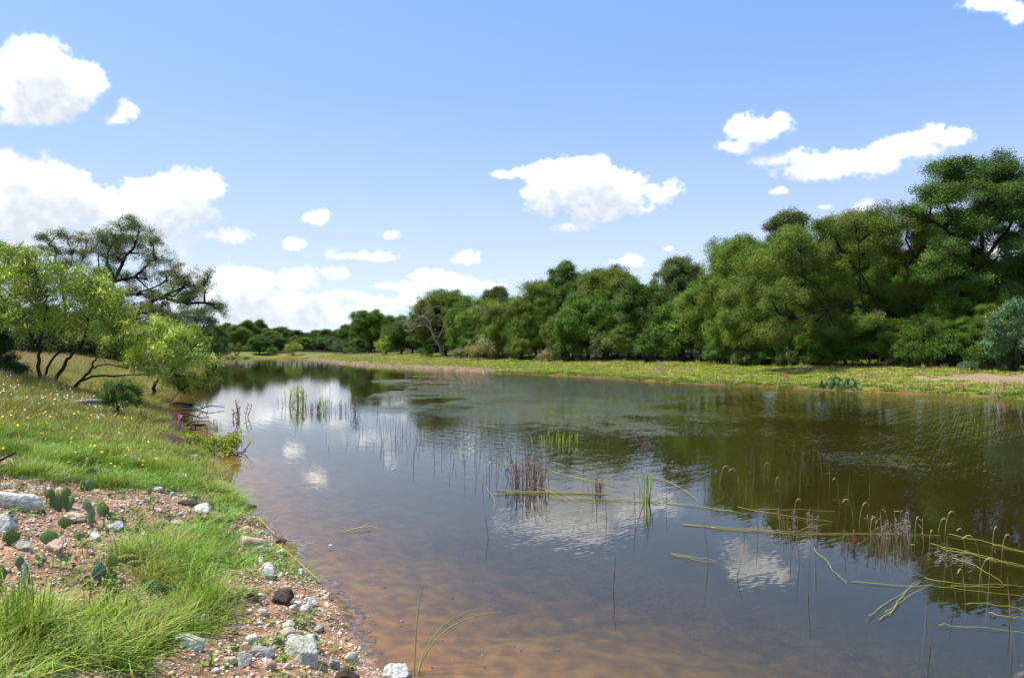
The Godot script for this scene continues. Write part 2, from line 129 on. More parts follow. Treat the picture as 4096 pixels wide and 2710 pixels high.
const EDGE_OAK_LIMBS := [[0.24, 0, -0.3, 0, 0.14, 2.85, 0, 0, 5.04, 0], [0.12, 0, 4.49, 0, 0.82, 5.59, 0, 1.64, 6.14, 0], [0.12, 0, 4.77, 0, -0.82, 5.86, 0, -1.64, 6.41, 0]]
const MESQUITE_A := [-14.31, -21]
const MESQUITE_A_LOBES := [-0.11, 3.3, 0.85, 0.51, -0.28, 3.4, -0.12, 0.48, -0.02, 3.63, -0.42, 0.37, -0.15, 2.71, 0.34, 0.58, 0.53, 2.83, 0.5, 0.54, -1.31, 2.64, -0.55, 0.58, -1.08, 3.08, 0.47, 0.61, 1.02, 3.2, 0.56, 0.44, 0.66, 2.6, 0.12, 0.51, -0.38, 2.23, -0.36, 0.48, -0.27, 1.86, 0.72, 0.48, -1.33, 2.2, 0.32, 0.68, 0.46, 2, 0.3, 0.41, 0.6, 3.45, -0.6, 0.34, -0.31, 3.77, 0.11, 0.34, -1.45, 3.99, -0.64, 0.41]
const MESQUITE_A_LIMBS := [[0.085, 0.03, 0.06, 0, -0.01, 0.64, 0, 0.01, 1.04, 0, -0.03, 1.3, 0], [0.06, -0.03, 1.27, 0, 0.09, 1.69, 0, 0.17, 2.21, 0, 0.22, 2.67, 0, 0.37, 2.86, 0], [0.05, -0.03, 1.23, 0, -0.24, 1.56, 0, -0.29, 1.82, 0, -0.52, 2.15, 0], [0.03, 0.22, 2.67, 0, 0.03, 3, 0, -0.07, 3.39, 0], [0.03, 0.17, 2.21, 0, -0.26, 2.6, 0, -0.65, 2.86, 0], [0.03, 0.22, 2.67, 0, 0.52, 3, 0, 0.78, 3.26, 0], [0.025, -0.29, 1.82, 0, -0.65, 2.21, 0, -1.05, 2.6, 0], [0.02, 0.01, 1.1, 0, 0.26, 1.3, 0, 0.78, 1.34, 0]]
const MESQUITE_B := [-14.21, -21.6]
const MESQUITE_B_LOBES := [1.33, 3.32, 0.6, 0.45, 1.48, 2.96, 0.29, 0.49, 1.48, 2.73, -0.27, 0.49, 0.4, 2.75, -0.69, 0.49, 1.89, 2.23, 0.09, 0.42, 1.53, 2.28, 0.49, 0.52, 1.13, 2.14, 0.68, 0.42, 2.08, 1.9, -0.05, 0.35, 1.9, 1.89, 0.56, 0.45, 0.7, 1.78, -0.55, 0.38, 0.18, 1.85, -0.61, 0.31, 2.43, 2.67, 0.57, 0.31, 1.74, 3.15, 0.4, 0.35, 1.94, 2.26, -0.55, 0.31]
const MESQUITE_B_LIMBS := [[0.06, -0.34, 0.29, 0, -0.17, 0.76, 0, 0.16, 1.16, 0, 0.43, 1.32, 0], [0.085, 0, 0.24, 0, 0.3, 0.72, 0, 0.5, 1.03, 0, 0.77, 1.26, 0], [0.05, 0.77, 1.26, 0, 0.9, 1.57, 0, 1.03, 2.17, 0, 1.03, 2.71, 0], [0.04, 0.43, 1.32, 0, 0.83, 1.36, 0, 1.3, 1.39, 0, 1.64, 1.5, 0], [0.035, 0.83, 1.43, 0, 1.3, 2.04, 0, 1.64, 2.51, 0], [0.03, 1.03, 2.1, 0, 0.77, 2.44, 0, 0.83, 2.84, 0], [0.03, 1.3, 1.39, 0, 1.44, 1.84, 0, 1.8, 2.17, 0], [0.025, 1.03, 2.44, 0, 1.3, 2.84, 0, 1.44, 3.11, 0]]
const MESQUITE_C := [-12.76, -20.4]
const MESQUITE_C_LOBES := [1.4, 1.62, -0.23, 0.33, 1.71, 1.75, -0.49, 0.36, 1.91, 1.3, 0.25, 0.36, 1.73, 1.86, 0.59, 0.3, 2.39, 1.37, 0.33, 0.33, 0.94, 1.49, -0.47, 0.26, 2.1, 0.99, 0.37, 0.26, 2.47, 0.99, 0.25, 0.26, 0.84, 1.49, 0.13, 0.23]
const MESQUITE_C_LIMBS := [[0.06, -0.06, 0.31, 0, 0.19, 0.6, 0, 0.38, 0.79, 0, 0.48, 1.05, 0, 0.61, 1.21, 0], [0.045, 0.13, 0.5, 0, 0.57, 0.63, 0, 1.14, 0.63, 0, 1.78, 0.67, 0, 2.18, 0.65, 0], [0.035, 0.61, 1.21, 0, 0.95, 1.34, 0, 1.21, 1.24, 0, 1.08, 1.43, 0], [0.03, 0.44, 0.86, 0, 0.83, 0.96, 0, 1.4, 0.86, 0, 1.78, 0.63, 0], [0.025, 0.61, 1.21, 0, 0.66, 1.56, 0, 0.83, 1.87, 0], [0.022, 1.4, 0.86, 0, 1.65, 0.98, 0, 1.97, 0.92, 0]]
const MESQUITE_D := [-13.37, -25.95]
const MESQUITE_D_LOBES := [-0.12, 2.43, 0.14, 0.42, 0.29, 2.75, 0.16, 0.42, 0.32, 2.61, -0.76, 0.46, 1.31, 2.26, 0.62, 0.46, 1.91, 2.1, 0.89, 0.42, -0.03, 2.2, -0.8, 0.5, -0.47, 1.86, -0.68, 0.46, 0.43, 1.7, -0.88, 0.5, 1.39, 1.55, 0.12, 0.46, 1.46, 1.53, -0.81, 0.34, -0.01, 1.36, -0.77, 0.42, -0.09, 1.47, 0.5, 0.38, 0.81, 0.88, -0.44, 0.46, 1.06, 0.46, -0.61, 0.38, 0.63, 0.48, -0.29, 0.38, 1.16, 0.17, -0.03, 0.29, 2.23, 1.31, 0.38, 0.25, 0.75, 1.07, 0.29, 0.38, 2.36, 0.76, 0.49, 0.21, 0.45, 2.5, 0.78, 0.38, 1.51, 0.97, -0.16, 0.29]
const MESQUITE_D_LIMBS := [[0.1, 0, -0.04, 0, -0.03, 0.33, 0, 0.08, 0.66, 0, 0.23, 0.82, 0], [0.06, 0.23, 0.82, 0, 0.1, 1.22, 0, -0.08, 1.7, 0, -0.11, 2.19, 0], [0.06, 0.23, 0.82, 0, 0.53, 1.06, 0, 1.02, 1.38, 0, 1.42, 1.79, 0], [0.04, 0.08, 1.22, 0, 0.45, 1.79, 0, 0.69, 2.35, 0], [0.03, 0.23, 0.87, 0, 0.86, 0.9, 0, 1.34, 0.87, 0, 1.91, 0.66, 0], [0.03, -0.11, 1.7, 0, -0.27, 2.11, 0, -0.19, 2.43, 0], [0.03, 1.02, 1.38, 0, 1.34, 1.54, 0, 1.82, 1.54, 0], [0.03, 0.29, 0.77, 0, 0.69, 0.66, 0, 1.1, 0.33, 0]]
const FAR_TREES := [-50.89, -118, 5.65, 2.5, -62.07, -150, 5.67, 2.43, -57.87, -146, 5.53, 2.54, -56.94, -150, 6.34, 2.43, -57.52, -158, 6.55, 2.16, -52.27, -150, 5.03, 2.43, -52.77, -160, 5.04, 2.79, -49.48, -160, 4.36, 2.59, -48.26, -165, 3.94, 2.26, -44.8, -160, 4.37, 2.19, -41.79, -158, 4.57, 2.36, -41.07, -165, 4.76, 2.26, -35.47, -150, 5.51, 2.43, -48.5, -143, 3.59, 2.31, -56.78, -146, 3.56, 2.18, -50.24, -138, 3.79, 2.23, -59.51, -146, 3.21, 2.54, -45.27, -150, 2.95, 2.05, -41.07, -150, 2.74, 2.24, -37.25, -146, 3, 2]
const FILL := [0.88, -70.33, 5.07, 1.75, 3.27, -68.33, 5.56, 1.79, 4.65, -64.93, 4.59, 1.82, 6.34, -65.7, 5.76, 1.64, 9.38, -61.5, 5.1, 1.91, 9.96, -59.29, 3.54, 1.66, 12.44, -59.69, 5.31, 1.78, 13.03, -55.84, 3.41, 1.46, 14.6, -56.52, 4.76, 1.69, 15.93, -53.89, 4.93, 1.68, 16.14, -51.35, 3.85, 1.6, 17.76, -53.33, 6.49, 1.99, 18.21, -47.59, 4.25, 1.63, 20.48, -51.03, 7.47, 1.91, 19.95, -46.12, 3.56, 1.43, 21.48, -44.55, 3.2, 1.52, 24.59, -46.23, 6.27, 1.73, 23.5, -42.19, 2.82, 1.31, 25.3, -41.27, 3.77, 1.54, 25.54, -39.28, 2.73, 1.34, 27.03, -38.96, 3.64, 1.45, 28.71, -38.93, 3.82, 1.57, -3.62, -77.54, 4.45, 2.17, -6.63, -85.27, 4.18, 2.23, -13.36, -104.71, 5.42, 2.61, -15.69, -109.65, 4.28, 2.46, -21.27, -122.07, 3.9, 2.28, -10.89, -100.02, 6.45, 2.8, -1.61, -73.76, 4.1, 1.84, -29.12, -137.62, 3.72, 2.91, -34.79, -151.1, 3.06, 3.2, -23.51, -125.94, 3.78, 2.66]
const LEFT_BACK := [-38.67, -52, 4.16, 2.27, -38.51, -56, 4.15, 2.44, -32.52, -52, 3.44, 1.94, -33.02, -58, 4.09, 1.8, -30.29, -62, 4.15, 1.93, -25.24, -48, 2.65, 1.19, -35.59, -80, 4.64, 1.99]
const THICKET := [-41.06, -49.8, 0.9, 1.1, -38.95, -48.9, 0.9, 1.1, -36.89, -48, 0.9, 1.1, -34.88, -47.1, 0.9, 1.1, -32.92, -46.2, 0.9, 1.1, -31.01, -45.3, 0.9, 1.1, -29.15, -44.4, 0.9, 1.1, -27.97, -44.5, 0.9, 1.1, -27.26, -45.4, 0.9, 1.1, -26.51, -46.3, 0.9, 1.1, -25.7, -47.2, 0.9, 1.1, -24.84, -48.1, 0.9, 1.1, -23.94, -49, 0.9, 1.1, -64.79, -152, 1.3, 1.6, -61.2, -152, 1.3, 1.6, -57.6, -152, 1.3, 1.6, -54.01, -152, 1.3, 1.6, -50.41, -152, 1.3, 1.6, -46.82, -152, 1.3, 1.6, -43.23, -152, 1.3, 1.6, -39.63, -152, 1.3, 1.6, -33.06, -138, 1.2, 1.4, -30.31, -138, 1.2, 1.4, -27.57, -138, 1.2, 1.4, -24.82, -138, 1.2, 1.4, -22.07, -138, 1.2, 1.4]
const BUSHES := [
	["bright yellow-green rounded bush on the far grass beyond the water's end", -42.82, -136, 2.37, 2.03, 6, "broad"],
	["small round light green mesquite in front of the forked bright green tree", -19.14, -105.34, 2.88, 1.64, 6, "fine"],
	["feathery tan-green bush at the edge of the grass below the pale trees", -2.48, -72.38, 2.16, 2.16, 7, "fine"],
	["olive bush right of the feathery tan-green one", 0.85, -67.9, 2.49, 1.52, 1, "broad"],
	["light grey-green bush standing out before the dark tree wall", 8.54, -60.48, 2.56, 1.96, 5, "broad"],
	["light olive bush hanging low beside the sloping oak crown", 13.68, -54.96, 3.21, 1.78, 4, "broad"],
	["blue-green sapling at the right edge in front of the shaded oak", 25.88, -35.85, 3.84, 1.29, 8, "broad"],
	["dark green bush at the foot of the biggest oak", 24.7, -39.3, 2.03, 1.42, 0, "broad"],
	["green bush under the drooping branches of the sprawling oak", 22.29, -43.42, 1.86, 1.41, 0, "broad"],
	["low grey scrub at the shade line under the sloping oak crown", 16.73, -49.34, 1.07, 1.23, 5, "fine"],
	["pale leafy scrub at the shade line under the sprawling oak", 18.73, -46.66, 1.13, 1.05, 5, "fine"],
	["round tan-green low bush left of the feathery one", -5.83, -76.85, 1.15, 0.96, 7, "fine"],
	["brownish low scrub at the edge of the grass below the olive oak", 3.41, -64.47, 0.96, 1.04, 7, "fine"],
	["low green bush at the foot of the bare dead tree", -10.55, -86.97, 1.41, 1.19, 3, "broad"],
	["low sprawling green bush left of the forked bright tree", -28.07, -123.58, 1.38, 1.85, 3, "broad"],
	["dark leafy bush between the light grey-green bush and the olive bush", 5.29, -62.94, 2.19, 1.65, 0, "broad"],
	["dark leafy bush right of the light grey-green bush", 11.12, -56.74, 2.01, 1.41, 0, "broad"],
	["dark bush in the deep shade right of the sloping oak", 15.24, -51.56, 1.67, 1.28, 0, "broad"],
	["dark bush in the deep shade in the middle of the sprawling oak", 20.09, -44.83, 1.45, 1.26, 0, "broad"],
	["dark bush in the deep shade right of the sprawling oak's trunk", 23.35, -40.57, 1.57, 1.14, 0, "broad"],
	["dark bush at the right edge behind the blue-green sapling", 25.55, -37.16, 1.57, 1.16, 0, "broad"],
	["small leafy weed bush at the bare track on the right bank", 24.2, -36.87, 0.55, 0.5, 8, "broad"],
	["dark green shrub in the meadow at the waterside mesquite", -9.71, -17.2, 0.96, 0.51, 0, "broad"],
	["low shore bush on the far left bank under the leaning oak", -52.25, -131.21, 2.29, 2.45, 1, "broad"],
	["dark shore bush on the far left bank nearest the leaning oak", -49.25, -116.4, 3.04, 2.03, 0, "broad"],
	["small green bush at the tip of the far left shore", -48.03, -137.1, 1.88, 1.88, 3, "broad"]]
const SNAG := [-8.16, -83]
const SNAG_LIMBS := [[0.28, 0, 0.04, 0, -0.46, 1.38, 0, -1.14, 2.41, 0, -1.39, 3.19, 0], [0.16, -1.39, 3.19, 0, -2.17, 3.86, 0, -3.2, 3.71, 0, -3.98, 3.19, 0], [0.12, -1.39, 2.93, 0, -1.65, 4.22, 0, -2.43, 5, 0], [0.1, -0.88, 1.9, 0, -0.26, 2.93, 0, 0.15, 4.22, 0], [0.08, -3.2, 3.71, 0, -3.72, 4.22, 0, -4.24, 4.07, 0], [0.08, -2.17, 3.86, 0, -2.69, 4.74, 0, -3.46, 5.25, 0], [0.07, -0.26, 2.93, 0, 0.41, 3.45, 0, 1.08, 3.55, 0], [0.07, -1.65, 4.22, 0, -1.14, 5, 0, -1.29, 5.93, 0]]


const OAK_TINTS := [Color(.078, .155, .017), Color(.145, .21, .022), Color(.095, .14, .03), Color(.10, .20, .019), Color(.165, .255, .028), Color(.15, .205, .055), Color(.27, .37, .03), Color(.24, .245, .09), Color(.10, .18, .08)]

const ORDINALS := ["first", "second", "third", "fourth", "fifth", "sixth", "seventh", "eighth", "ninth", "tenth", "eleventh", "twelfth", "thirteenth", "fourteenth", "fifteenth", "sixteenth", "seventeenth", "eighteenth", "nineteenth", "twentieth", "twenty-first", "twenty-second", "twenty-third", "twenty-fourth", "twenty-fifth"]
const STEM_LABELS := ["long level grass stem running through the foot of the dense brown weed clump", "grass stem floating close along the front of the brown weed clump's longest stem", "grass stem floating between the brown weed clump and the upright tuft", "glossy grass stem ending at the foot of the upright yellow-green tuft", "curved grass stem passing over the water just behind the upright tuft", "short slanting grass stem behind the right side of the brown weed clump", "straight slanting grass stem from the brown weed clump towards the upright tuft", "grass stem rising to the right from the foot of the upright tuft", "grass stem slanting from the upright tuft down to the pale dry weeds", "level pale grass stem at the edge of the dark tree reflection", "grass stem slanting across the start of the dark tree reflection", "longest floating grass stem, reaching under the rightmost nodding rushes", "grass stem lying just left of the pale grey dry weed clump", "short grass stem crossing above the longest floating stem", "green grass stem pointing down into the reflected blue sky right of the clouds", "grass stem entering from the right edge, highest of its bundle", "grass stem in the middle of the bundle at the right edge", "yellow grass stem at the front of the bundle at the right edge", "short brownish grass stem at the right edge above the bundle", "long reddish grass stem across the reflected sky to the right edge", "left bar of the V of green stems on the reflected sky", "right bar of the V of green stems on the reflected sky", "pale grass stem near the bottom right corner of the water", "lone reddish grass stem left of the reflected right cloud", "bent green grass stem hanging at the left of the long floating stems", "thin grass stem at the right edge above the pale corner stem", "green grass stem meeting the top of the V of stems", "grass stem lying under the left half of the brown weed clump's longest stem", "thin grass stem far left, slanting up to the brown weed clump", "brown grass stem slanting down in the tree reflection near the right edge", "short pale grass stem beside the right corner's pale stem", "short level grass stem right of the V of stems", "short slanting grass stem crossing the long level ones by the brown weed clump", "small grass stem by the low green water grass, farthest out on the water"]

var rng := RandomNumberGenerator.new()
var noise := FastNoiseLite.new()
var fine := FastNoiseLite.new()
var used := {}
var M := {}
var shore_d := PackedFloat32Array()
var shore_w := PackedFloat32Array()
const RX := -100.0
const RZ := -175.0
const RS := 0.5
const RNX := 340
const RNZ := 384
var left_pts := PackedVector2Array()
var right_pts := PackedVector2Array()
var lake := PackedVector2Array()
var zones := {}


# ---------------------------------------------------------------- mesh building
class Mesher:
	var v := PackedVector3Array()
	var n := PackedVector3Array()
	var c := PackedColorArray()
	var ix := PackedInt32Array()
	var col := Color.WHITE
	var smooth := true

	func tri(a: int, b: int, d: int) -> void:
		ix.append(a); ix.append(b); ix.append(d)

	func vert(p: Vector3, nn: Vector3) -> int:
		v.append(p); n.append(nn); c.append(col)
		return v.size() - 1

	# a tapered tube along points
	func tube(pts: Array, radii: Array, sides := 6, knobs := 0.0, rg: RandomNumberGenerator = null) -> void:
		var last := -1
		var ref := Vector3(.31, .2, .93)
		for i in pts.size():
			var p: Vector3 = pts[i]
			var d: Vector3 = (pts[mini(i + 1, pts.size() - 1)] - pts[maxi(i - 1, 0)]).normalized()
			var a := d.cross(ref).normalized()
			if a.length() < .1:
				a = d.cross(Vector3.RIGHT).normalized()
			var b := a.cross(d).normalized()
			ref = a.cross(d) if false else ref
			var start := v.size()
			for k in sides:
				var t := TAU * k / sides
				var dir := a * cos(t) + b * sin(t)
				var r: float = radii[i]
				if knobs > 0.0:
					r *= 1.0 + rg.randf_range(-knobs, knobs)
				vert(p + dir * r, dir)
			if last >= 0:
				for k in sides:
					var k2 := (k + 1) % sides
					tri(last + k, last + k2, start + k)
					tri(last + k2, start + k2, start + k)
			last = start
		var tip := vert(pts[-1], (pts[-1] - pts[-2]).normalized())
		for k in sides:
			tri(last + k, last + (k + 1) % sides, tip)

	# a flat tapering blade that bends
	func blade(base: Vector3, dir: Vector3, up: float, out: float, width: float, segs := 3) -> void:
		var side := dir.cross(Vector3.UP).normalized() * width * .5
		var prev := -1
		for i in segs + 1:
			var t := float(i) / segs
			var p := base + dir * out * t * t + Vector3.UP * up * (t - .35 * t * t * clampf(out / maxf(up, .01), 0, 1.4))
			var w := 1.0 - t * t
			if i == segs:
				var k := vert(p, Vector3.UP)
				tri(prev, prev + 1, k)
			else:
				var k := vert(p - side * w, Vector3.UP)
				vert(p + side * w, Vector3.UP)
				if prev >= 0:
					tri(prev, prev + 1, k); tri(prev + 1, k + 1, k)
				prev = k

	func quad(a: Vector3, b: Vector3, cc: Vector3, d: Vector3) -> void:
		var nn := (cc - a).cross(b - a).normalized()
		var k := vert(a, nn); vert(b, nn); vert(cc, nn); vert(d, nn)
		tri(k, k + 1, k + 2); tri(k, k + 2, k + 3)

	func mesh(normals := true, colors := false) -> ArrayMesh:
		var a := []
		a.resize(Mesh.ARRAY_MAX)
		a[Mesh.ARRAY_VERTEX] = v
		if normals:
			a[Mesh.ARRAY_NORMAL] = n
		if colors:
			a[Mesh.ARRAY_COLOR] = c
		a[Mesh.ARRAY_INDEX] = ix
		var m := ArrayMesh.new()
		m.add_surface_from_arrays(Mesh.PRIMITIVE_TRIANGLES, a)
		return m


class Copies3:
	var buf := PackedFloat32Array()

	func put(b: Basis, o: Vector3, c: Color) -> void:
		buf.append_array(PackedFloat32Array([b.x.x, b.y.x, b.z.x, o.x, b.x.y, b.y.y, b.z.y, o.y, b.x.z, b.y.z, b.z.z, o.z, c.r, c.g, c.b, 1.0]))

	func multi(m: Mesh) -> MultiMesh:
		var mm := MultiMesh.new()
		mm.transform_format = MultiMesh.TRANSFORM_3D
		mm.use_colors = true
		mm.mesh = m
		mm.instance_count = buf.size() / 16
		mm.buffer = buf
		return mm


# ---------------------------------------------------------------- naming
func numbered(called: String) -> String:
	var k: int = used.get(called, 0)
	used[called] = k + 1
	return called if k == 0 else "%s_%03d" % [called, k]


func tag(o: Node, label: String, category: String, group := "", kind := "") -> Node:
	o.set_meta("label", label)
	o.set_meta("category", category)
	if group:
		o.set_meta("group", group)
	if kind:
		o.set_meta("kind", kind)
	return o


func thing(called: String, label: String, category: String, where: Vector3, group := "") -> Node3D:
	var o := Node3D.new()
	o.name = numbered(called)
	add_child(o, true)
	o.position = where
	tag(o, label, category, group)
	return o


func part(called: String, m: Mesh, mat: Material, parent: Node) -> MeshInstance3D:
	var o := MeshInstance3D.new()
	var k := 0
	for ch in parent.get_children():
		if ch.has_meta("stem_name") and ch.get_meta("stem_name") == called:
			k += 1
	o.set_meta("stem_name", called)
	o.name = called if k == 0 else "%s_%03d" % [called, k]
	o.mesh = m
	o.material_override = mat
	parent.add_child(o, true)
	return o


func single(called: String, m: Mesh, mat: Material, where: Vector3, label: String, category: String, group := "") -> MeshInstance3D:
	var o := MeshInstance3D.new()
	o.name = numbered(called)
	o.mesh = m
	o.material_override = mat
	add_child(o, true)
	o.position = where
	tag(o, label, category, group)
	return o


func spread(called: String, m: MultiMesh, mat: Material, parent: Node) -> MultiMeshInstance3D:
	var o := MultiMeshInstance3D.new()
	o.name = called if parent != self else numbered(called)
	o.multimesh = m
	o.material_override = mat
	o.set_meta("kind", "stuff")
	parent.add_child(o, true)
	return o


func structure(called: String, m: Mesh, mat: Material) -> MeshInstance3D:
	var o := MeshInstance3D.new()
	o.name = numbered(called)
	o.mesh = m
	if mat:
		o.material_override = mat
	o.set_meta("kind", "structure")
	add_child(o, true)
	return o


# ---------------------------------------------------------------- the lie of the land
func points(a: Array) -> PackedVector2Array:
	var p := PackedVector2Array()
	for i in range(0, a.size(), 2):
		p.append(Vector2(a[i], a[i + 1]))
	return p


func along(line: PackedVector2Array, q: Vector2) -> float:
	var best := 1e12
	for i in line.size() - 1:
		best = minf(best, Geometry2D.get_closest_point_to_segment(q, line[i], line[i + 1]).distance_squared_to(q))
	return sqrt(best)


func survey() -> void:
	left_pts = points(LEFT_SHORE)
	right_pts = points(RIGHT_SHORE)
	lake = left_pts.duplicate()
	lake.append_array(right_pts)
	shore_d.resize(RNX * RNZ)
	shore_w.resize(RNX * RNZ)
	for j in RNZ:
		for i in RNX:
			var q := Vector2(RX + i * RS, RZ + j * RS)
			var dl := along(left_pts, q)
			var dr := along(right_pts, q)
			var s := minf(dl, dr)
			shore_d[j * RNX + i] = -s if Geometry2D.is_point_in_polygon(q, lake) else s
			shore_w[j * RNX + i] = clampf((dr - dl) / 20.0 + .5, 0, 1)


func sample(a: PackedFloat32Array, x: float, z: float) -> float:
	var fx := clampf((x - RX) / RS, 0, RNX - 1.001)
	var fz := clampf((z - RZ) / RS, 0, RNZ - 1.001)
	var i := int(fx)
	var j := int(fz)
	var k := j * RNX + i
	fx -= i
	fz -= j
	return lerpf(lerpf(a[k], a[k + 1], fx), lerpf(a[k + RNX], a[k + RNX + 1], fx), fz)


func level(s: float, w: float) -> float:
	if s < 0:
		var d := -s
		return -minf(2.0, lerpf(d * .15, .075 * d + .013 * d * d, w))
	var l := 1.5 * (1 - exp(-s / 4.5)) + .012 * minf(s, 60)
	var r := .75 * (1 - exp(-s / 7.0)) + .03 * minf(s, 60)
	return lerpf(r, l, w)


func ground(x: float, z: float) -> float:
	var s := sample(shore_d, x, z) + fine.get_noise_2d(x * 1.1, z * 1.1) * .22
	var y := level(s, sample(shore_w, x, z))
	var k := clampf(absf(s) * .7, 0, 1)
	return y + k * (noise.get_noise_2d(x, z) * .10 + fine.get_noise_2d(x * 5, z * 5) * .03 * clampf(12.0 / (absf(z) + 1), .1, 1))


func in_zone(called: String, x: float, z: float, soft := .1) -> bool:
	var q := Vector2(x + fine.get_noise_2d(x * 3, z * 3 + 40) * soft * 2, z + fine.get_noise_2d(x * 3 + 90, z * 3) * soft * 3)
	return Geometry2D.is_point_in_polygon(q, zones[called])


func ground_color(x: float, z: float) -> Color:
	var s := sample(shore_d, x, z)
	var w := sample(shore_w, x, z)
	var a := noise.get_noise_2d(x * 2 + 50, z * 2)
	var b := fine.get_noise_2d(x * 4, z * 4)
	if s < 0:
		if ground(x, z) > -.008:
			return Color(.28, .185, .12) * (1 + .2 * b)
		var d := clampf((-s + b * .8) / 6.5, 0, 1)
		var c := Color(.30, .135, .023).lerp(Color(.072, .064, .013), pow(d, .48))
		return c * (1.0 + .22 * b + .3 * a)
	var soil := Color(.50, .305, .18) * (1 + .22 * b + .15 * a)
	if w > .5:
		var c := Color(.13, .15, .045)
		if z < -10:
			c = c.lerp(Color(.17, .19, .05), clampf((-z - 10) / 6, 0, 1))
		if x < -11 and z < -20:
			c = c.lerp(Color(.27, .23, .10), clampf((s - 3) / 4, 0, 1))
		if s < .3:
			c = Color(.26, .15, .085)
		if in_zone("clearing", x, z) or in_zone("gravel", x, z) or in_zone("bare", x, z) or (z > -12 and fine.get_noise_2d(x * 3.1, z * 3.1 + 70) < -.25):
			c = soil
		return c * (1 + .2 * b)
	var g := Color(.27, .31, .06) * (1 + .15 * b + .3 * a)
	g = g.lerp(Color(.26, .23, .09), clampf(a * 1.6 - .1, 0, .6))
	if s < 3.5 and z < -58 and z > -125:
		g = g.lerp(Color(.36, .235, .17), clampf((3.2 - s + b * 2) * .8, 0, 1))
	if s < .22 + b * .3:
		g = Color(.22, .15, .085)
	if in_zone("track", x, z, .5):
		g = Color(.50, .36, .24) * (1 + .2 * b)
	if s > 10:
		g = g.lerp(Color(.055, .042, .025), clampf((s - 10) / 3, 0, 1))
	return g


func spaced(k: int, n: int, centre: float, fineness: float, reach: float) -> float:
	return centre + fineness * sinh((2.0 * k / (n - 1) - 1.0) * asinh(reach / fineness))


func build_ground() -> void:
	var nx := 360
	var nz := 380
	var m := Mesher.new()
	var xs := PackedFloat32Array()
	var zs := PackedFloat32Array()
	for i in nx:
		xs.append(spaced(i, nx, -2.5, 1.6, 700))
	for j in nz:
		zs.append(spaced(j, nz, -5.5, 2.0, 700))
	m.v.resize(nx * nz); m.n.resize(nx * nz); m.c.resize(nx * nz)
	for j in nz:
		for i in nx:
			var x := xs[i]
			var z := zs[j]
			m.v[j * nx + i] = Vector3(x, ground(x, z), z)
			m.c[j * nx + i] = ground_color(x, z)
	for j in nz:
		for i in nx:
			var a := m.v[j * nx + maxi(i - 1, 0)]
			var b := m.v[j * nx + mini(i + 1, nx - 1)]
			var c := m.v[maxi(j - 1, 0) * nx + i]
			var d := m.v[mini(j + 1, nz - 1) * nx + i]
			m.n[j * nx + i] = (d - c).cross(b - a).normalized()
	var bed := PackedInt32Array()
	for j in nz - 1:
		for i in nx - 1:
			var k := j * nx + i
			if maxf(maxf(m.v[k].y, m.v[k + 1].y), maxf(m.v[k + nx].y, m.v[k + nx + 1].y)) < -.01:
				bed.append_array(PackedInt32Array([k, k + 1, k + nx, k + 1, k + nx + 1, k + nx]))
			else:
				m.tri(k, k + 1, k + nx)
				m.tri(k + 1, k + nx + 1, k + nx)
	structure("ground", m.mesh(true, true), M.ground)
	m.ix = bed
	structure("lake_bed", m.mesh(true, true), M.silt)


# ---------------------------------------------------------------- water
func ripple_texture() -> ImageTexture:
	var n := 512
	var waves := []
	rng.seed = 77
	for k in 30:
		var ang := rng.randfn(1.15, .75)
		var len := rng.randf_range(22, 72)
		waves.append([roundi(cos(ang) * len), roundi(sin(ang) * len), rng.randf() * TAU, rng.randf_range(.6, 1.0)])
	for k in 8:
		var ang := rng.randf() * TAU
		var len := rng.randf_range(6, 20)
		waves.append([roundi(cos(ang) * len), roundi(sin(ang) * len), rng.randf() * TAU, .8])
	var sx := PackedFloat32Array()
	var sz := PackedFloat32Array()
	sx.resize(n * n); sz.resize(n * n)
	var cosx := PackedFloat32Array()
	var sinx := PackedFloat32Array()
	cosx.resize(n); sinx.resize(n)
	for wv in waves:
		var kx: float = wv[0]
		var kz: float = wv[1]
		var l := maxf(1, sqrt(kx * kx + kz * kz))
		for i in n:
			cosx[i] = cos(TAU * kx * i / n)
			sinx[i] = sin(TAU * kx * i / n)
		for j in n:
			var cz := cos(TAU * kz * j / n + wv[2])
			var s2 := sin(TAU * kz * j / n + wv[2])
			var row := j * n
			var ax: float = kx / l * wv[3]
			var az: float = kz / l * wv[3]
			for i in n:
				var t := cosx[i] * cz - sinx[i] * s2
				sx[row + i] += t * ax
				sz[row + i] += t * az
	var data := PackedByteArray()
	data.resize(n * n * 3)
	for k in n * n:
		var v := Vector3(sx[k] * .12, sz[k] * .12, 1).normalized()
		data[k * 3] = int(clampf(v.x * .5 + .5, 0, 1) * 255.0 + .5)
		data[k * 3 + 1] = int(clampf(v.y * .5 + .5, 0, 1) * 255.0 + .5)
		data[k * 3 + 2] = int(clampf(v.z * .5 + .5, 0, 1) * 255.0 + .5)
	return ImageTexture.create_from_image(Image.create_from_data(n, n, false, Image.FORMAT_RGB8, data))


